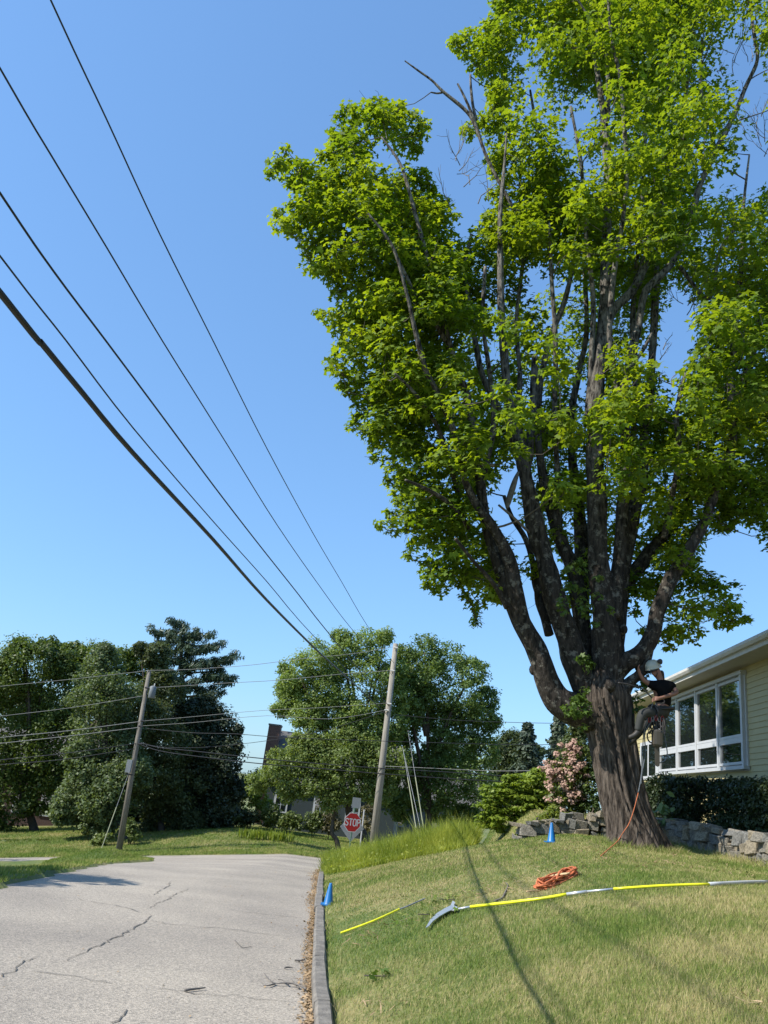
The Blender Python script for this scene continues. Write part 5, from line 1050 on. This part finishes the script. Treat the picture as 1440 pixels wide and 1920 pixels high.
# ropes and gear hanging at the hips
def rope(name, pts, r, mat, label, grp=None): return tag(MB().tube(catmull(pts, 6), r, 6).build(name, M[mat], None, True), label, 'rope', grp)
rope('lanyard', [B(1226, 1312, -.25), B(1205, 1292, -.25), B(1180, 1284, -.35), B(1160, 1280, -.45)], .013, 'ropedark', 'dark lanyard from the climber harness round the trunk')
rope('hanging_rope', [B(1224, 1318, -.22), B(1214, 1350, -.18), B(1207, 1376, -.1), B(1205, 1410, -.05), P(1203, 1450, 13.9), P(1197, 1486, 13.88)], .009, 'rope', 'pale rope falling straight down from the climber to the trunk')
rope('hanging_rope', [B(1232, 1340, -.2), B(1210, 1372, -.12), B(1210, 1410, -.02), B(1204, 1450, .0), B(1202, 1470, 0)], .010, 'rope', 'second grey rope beside the one falling down the trunk')
rope('hanging_rope', [B(1243, 1345, -.12), B(1246, 1380, -.12), B(1251, 1410, -.1), B(1248, 1424, -.1), B(1238, 1430, -.1), B(1231, 1427, -.1)], .010, 'rope', 'grey rope looping below the chainsaw bar')
rb = empty('rope_bundle', B(1228, 1345, -.15), 'tangled bundle of dark rope loops at the climber hip', 'rope'); mb = MB()
for q in range(22):
    c = B(rng.uniform(1213, 1246), rng.uniform(1338, 1350), rng.uniform(-.22, .0)); hh = rng.uniform(.12, .36); ww = rng.uniform(.03, .07); an_ = rng.uniform(0, 3.1)
    mb.tube([c+np.array([math.cos(an_)*ww*math.sin(t_), math.sin(an_)*ww*math.sin(t_), -hh*(1-math.cos(t_))*.5]) for t_ in th], .008, 5, False)
mb.build('loops', M['ropedark'], rb, True)
for q in range(5):
    c = B(1218+q*6, 1346+rng.uniform(-2, 4), -.2); MB().tube([c+np.array([math.cos(t_)*.022, .0, math.sin(t_)*.045]) for t_ in th], .006, 5, False).build('carabiner', M['steel'] if q % 2 else simple('red_anodised', (.3, .03, .03), .4, metal=.5), rb, True)
ch = empty('chainsaw', B(1230, 1380, -.15), 'chainsaw hanging bar down below the climber hip', 'chainsaw'); ez_ = n_(B(1231, 1362)-B(1232, 1438)); ex_ = n_(np.cross([0, 1, 0], ez_)); ey_ = np.cross(ez_, ex_); A3 = [ex_, ey_, ez_]
c = B(1232, 1384, -.15); body = MB()
def rbox(mb, c, h, A3, bv=.25):
    V = []; 
    for z_, s in ((-1, 1-bv), (-1+bv, 1), (1-bv, 1), (1, 1-bv)):
        for k in range(12):
            q = 2*math.pi*(k+.5)/12; sx_ = np.sign(math.cos(q))*min(1, abs(math.cos(q))*1.25); sy_ = np.sign(math.sin(q))*min(1, abs(math.sin(q))*1.25); V.append(c+A3[0]*h[0]*sx_*s+A3[1]*h[1]*sy_*s+A3[2]*h[2]*z_)
    mb.add(V, [(i*12+k, i*12+(k+1) % 12, (i+1)*12+(k+1) % 12, (i+1)*12+k) for i in range(3) for k in range(12)]+[tuple(range(12))[::-1], tuple(range(36, 48))])
rbox(body, c, (.085, .07, .145), A3); body.build('engine_case', M['sawcase'], ch)
hd_ = MB(); hd_.tube(catmull([c-ex_*.08-ez_*.1, c-ex_*.15-ez_*.06, c-ex_*.17+ez_*.05, c-ex_*.09+ez_*.12], 4), .013, 6); hd_.tube(catmull([c+ez_*.13-ex_*.04, c+ez_*.21-ex_*.02, c+ez_*.22+ex_*.05, c+ez_*.13+ex_*.06], 4), .015, 6); hd_.build('handle', M['blackp'], ch, True)
bar = MB(); V = []; cb = c-ez_*.14
for o in (-.006, .006):
    for (x_, z_) in ((-.042, .02), (-.042, -.10), (-.04, -.29), (-.03, -.325), (0, -.34), (.03, -.325), (.04, -.29), (.042, -.10), (.042, .02)): V.append(cb+ex_*x_+ez_*z_+ey_*o)
bar.add(V, [tuple(range(9)), tuple(range(9, 18))[::-1]]+[(k, 9+k, 9+(k+1) % 9, (k+1) % 9) for k in range(9)]); bar.build('guide_bar', M['sawcase'], ch)

# ------------------------------------------------------------------ grass
def blades(name, x, y, h, w, mat, label=None, lean=.35, parent=None, z=None):
    n = len(x); z = Z(x, y) if z is None else z; a = rng.uniform(0, 6.28, n); dx = np.cos(a)*w/2; dy = np.sin(a)*w/2
    ln = rng.normal(size=(n, 2))*lean*h[:, None]+np.array([.10, .04])*h[:, None]
    V = np.empty((n, 3, 3), np.float32)
    V[:, 0] = np.stack([x-dx, y-dy, z-.005], -1); V[:, 1] = np.stack([x+dx, y+dy, z-.005], -1); V[:, 2] = np.stack([x+ln[:, 0], y+ln[:, 1], z+h], -1)
    return tag(fastmesh(name, V.reshape(-1, 3), 3, mat), label, kind='stuff')
n = 480000; yy = 2.6*np.exp(rng.uniform(0, 1, n)*math.log(24/2.6)); xx = xc(yy)+.15+rng.uniform(0, 1, n)**.9*(np.minimum(.62*yy+2.2, 9.2))
k = (xx < .66*yy+1.0); xx, yy = xx[k], yy[k]; T_ = terrace(xx, yy); k = (T_ < .05) | (T_ > .95) | (yy > 17.2); xx, yy = xx[k], yy[k]
pn_ = SN(5, .9, dim=2); tall = .5+.5*pn_(np.stack([xx, yy], -1)); edge_ = np.exp(-((xx-xc(yy)-.15)/.06)**2)
nb_ = np.exp(-((np.hypot(xx-tb[0], yy-tb[1])-.62)/.22)**2)+np.exp(-((xx-wallx(yy)+.2)/.14)**2)*(yy < 16.7)
h = (.022+.022*np.clip(tall, 0, 1)+.03*edge_+.09*nb_)*rng.uniform(.5, 1.4, len(xx)); w = np.maximum(.0045, .00085*yy)*rng.uniform(.7, 1.3, len(xx))
tag(blades('grass', xx, yy, h, w, M['blade'], 'short mown patchy green and straw grass on the bank', .5), cat='grass')
n = 75000; yy = rng.uniform(9, 29.3, n); xx = xl(yy)-rng.uniform(-.25, 7, n); k = xx > -.52*yy-2; xx, yy = xx[k], yy[k]
x3 = rng.uniform(-10.2, -6.4, 12000); y3 = rng.uniform(29, 32.2, 12000); xx = np.concatenate([xx, x3[x3 < xl(y3)]]); yy = np.concatenate([yy, y3[x3 < xl(y3)]])
tag(blades('grass', xx, yy, .05*rng.uniform(.5, 1.5, len(xx)), np.full(len(xx), .022), M['fargrass'], 'green grass verge left of the road', .4), cat='grass')
n = 105000; yy = 37.9+rng.uniform(0, 1, n)**1.3*17; xx = rng.uniform(-24, 4, n)
tag(blades('grass', xx, yy, .07*rng.uniform(.5, 1.4, n), np.full(n, .034), M['fargrass'], 'sunlit lawn across the cross street', .4), cat='grass')
n = 9000; yy = 3*np.exp(rng.uniform(0, 1, n)*math.log(17/3)); xx = xc(yy)+.3+rng.uniform(0, 1, n)*(.62*yy+1.5); cl = SN(91, 2.2, dim=2)(np.stack([xx, yy], -1)); k = (cl > .75) & (terrace(xx, yy) < .05); xx, yy = xx[k], yy[k]
tag(leaf_mesh('clover', np.stack([xx, yy, Z(xx, yy)+.035], -1), rng.normal(size=(len(xx), 3))*.4+[0, 0, 1.], .035*rng.uniform(.6, 1.3, len(xx)), OVAL, LM['leaf_mid']), 'low clover patches scattered through the mown grass', 'clover', kind='stuff')
n = 9000; yy = 3*np.exp(rng.uniform(0, 1, n)*math.log(17/3)); xx = xc(yy)+.3+rng.uniform(0, 1, n)*(.62*yy+1.5); k = (SN(92, 1.6, dim=2)(np.stack([xx, yy], -1)) > .2) & (terrace(xx, yy) < .05); xx, yy = xx[k], yy[k]
T = rng.normal(size=(len(xx), 3))*[1, 1, .15]; tag(leaf_mesh('dry_clippings', np.stack([xx, yy, Z(xx, yy)+.03], -1), rng.normal(size=(len(xx), 3))*.3+[0, 0, 1.], .07*rng.uniform(.5, 1.3, len(xx)), NEED, M['litter'], None, T), 'dry straw clippings lying on the mown grass', 'clippings', kind='stuff')
# tall unmown grass on the corner
n = 130000; yy = rng.uniform(17.6, 27.5, n); xx = xc(yy)+.1+rng.uniform(0, 5.2, n)
lo_ = 17.9+ .9*np.clip(2.9-(xx-xc(yy)), 0, 3)*1.35-.2*np.clip(xx-3, 0, 3); k = (yy > lo_+.25*pn_(np.stack([xx*3, yy*3], -1))) & (xx < .170*yy-.25) & (xx < 3.45); xx, yy = xx[k], yy[k]
hh_ = np.clip((yy-lo_[k])/1.2, .3, 1)*np.where(rng.uniform(size=len(xx)) < .06, 1.3, 1.)*(np.clip(.40+.08*(xx-xc(yy)), .38, .62)+.09*pn_(np.stack([xx*1.2, yy*1.2], -1)))*rng.uniform(.55, 1.15, len(xx)); zz_ = Z(xx, yy)
a = rng.uniform(0, 6.28, len(xx)); w_ = np.where(rng.uniform(size=len(xx)) < .25, .028, .016)*rng.uniform(.7, 1.3, len(xx)); ln = rng.normal(size=(len(xx), 2))*.32*hh_[:, None]
V = np.empty((len(xx), 3, 3), np.float32); dx, dy = np.cos(a)*w_/2, np.sin(a)*w_/2
V[:, 0] = np.stack([xx-dx, yy-dy, zz_], -1); V[:, 1] = np.stack([xx+dx, yy+dy, zz_], -1); V[:, 2] = np.stack([xx+ln[:, 0], yy+ln[:, 1], zz_+hh_], -1)
tag(fastmesh('tall_grass', V.reshape(-1, 3), 3, M['tall']), 'tall unmown yellow green grass along the top of the bank', 'tall grass', kind='stuff')
n = 14000; j = rng.integers(0, len(xx), n); pz = np.stack([xx[j], yy[j], zz_[j]+hh_[j]*rng.uniform(.3, .95, n)], -1)
kk = (pz[:, 0]-xc(pz[:, 1]) < 1.3+rng.exponential(.6, n)); 
tag(leaf_mesh('weed_leaves', pz[kk], rng.normal(size=(kk.sum(), 3))+[0, 0, 1.], .075*rng.uniform(.5, 1.3, kk.sum()), OVAL, M['tall']), 'broad weed leaves at the road end of the tall grass', 'weeds', kind='stuff')
# leaf litter in the gutter and scattered bits on the road
n = 5200; yy = 2+rng.uniform(0, 1, n)**1.6*24; xx = xc(yy)-np.abs(rng.normal(size=n))*.075*(1+.5*pn_(np.stack([yy, yy*0], -1))); cz = zroad(xx, yy)+.012
tag(leaf_mesh('leaf_litter', np.stack([xx, yy, cz], -1), rng.normal(size=(n, 3))*.35+[0, 0, 1.], .032*rng.uniform(.4, 1.5, n), OVAL, M['litter']), 'dry brown leaf litter gathered along the curb', 'leaf litter', kind='stuff')
n = 260; yy = rng.uniform(3, 24, n); xx = xc(yy)-rng.uniform(.1, 6, n)*rng.uniform(0, 1, n); cz = zroad(xx, yy)+.01
tag(leaf_mesh('road_debris', np.stack([xx, yy, cz], -1), rng.normal(size=(n, 3))*.3+[0, 0, 1.], .022*rng.uniform(.4, 1.5, n), OVAL, M['litter']), 'small dry bits scattered on the asphalt', 'leaf litter', kind='stuff')
def twig(pp, r, label, mat='dead', rd=True):
    pl = [hit(a, b_) if rd else onlawn(a, b_, 0) for a, b_ in pp]; pl = [q+np.array([0, 0, r+.004+abs(rng.normal())*.006]) for q in pl]
    return tag(MB().tube(catmull(pl, 4), list(np.linspace(r, r*.4, 4*(len(pl)-1)+1)), 6).build('twig', M[mat], None, True), label, 'twig', 'fallen twigs')
twig([(346, 1861), (384, 1857)], .012, 'short thick dark stick lying alone on the asphalt')
tw_ = [[(573, 1862), (555, 1853), (535, 1850), (515, 1848), (503, 1838), (494, 1830)], [(540, 1851), (528, 1843), (520, 1841)], [(515, 1848), (503, 1852), (492, 1851)], [(560, 1856), (550, 1846), (545, 1838)]]
fb = empty('fallen_branch', hit(530, 1850), 'thin forked dead branch on the road beside the curb', 'branch')
for q in tw_:
    pl = [hit(*c)+np.array([0, 0, .014+abs(rng.normal())*.01]) for c in q]; MB().tube(catmull(pl, 4), list(np.linspace(.008, .003, 4*(len(pl)-1)+1)), 5).build('branchlet', M['dead'], fb, True)
twig([(552, 1804), (563, 1805), (571, 1804)], .010, 'small twig in the gutter above the forked branch'); twig([(533, 1818), (541, 1818), (549, 1819)], .010, 'small twig on asphalt left of the gutter')
twig([(592, 1868), (604, 1864), (610, 1861)], .008, 'twig resting across the granite curb', rd=False)
twig([(927, 1693), (941, 1687), (947, 1676), (952, 1665), (948, 1658)], .012, 'pale crooked stick on the lawn above the yellow pole', rd=False)
twig([(440, 1765), (455, 1779), (472, 1776)], .005, 'tiny curved twig in the middle of the road')
def cut_leaves(px, py, n, sp, sz, label, mat):
    c = onlawn(px, py, .03); p = c+rng.normal(size=(n, 3))*[sp, sp, .02]; p[:, 2] = Z(p[:, 0], p[:, 1])+.04+np.abs(rng.normal(size=n))*.02
    root = empty('leafy_twig', c, label, 'twig', 'cut leafy twigs on the lawn'); tag(leaf_mesh('leaves', p, rng.normal(size=(n, 3))*.5+[0, 0, 1.], sz*rng.uniform(.7, 1.2, n), MAPLE, mat, root), kind='stuff')
    MB().tube([c+[-.1, 0, 0], c+[.1, .03, .01]], .005, 5).build('stem', M['twig'], root)
cut_leaves(705, 1840, 9, .05, .07, 'small dark green leaf cluster low on the bank near the curb', M['maple_sprig'])
cut_leaves(838, 1693, 36, .2, .055, 'scatter of cut green leaves just above the saw head', M['blade']); cut_leaves(800, 1722, 24, .2, .05, 'scatter of cut leaves left of the saw blade', M['blade'])
print("TRIS", sum(len(o.data.loops)-2*len(o.data.polygons) for o in bpy.data.objects if o.type == "MESH"))
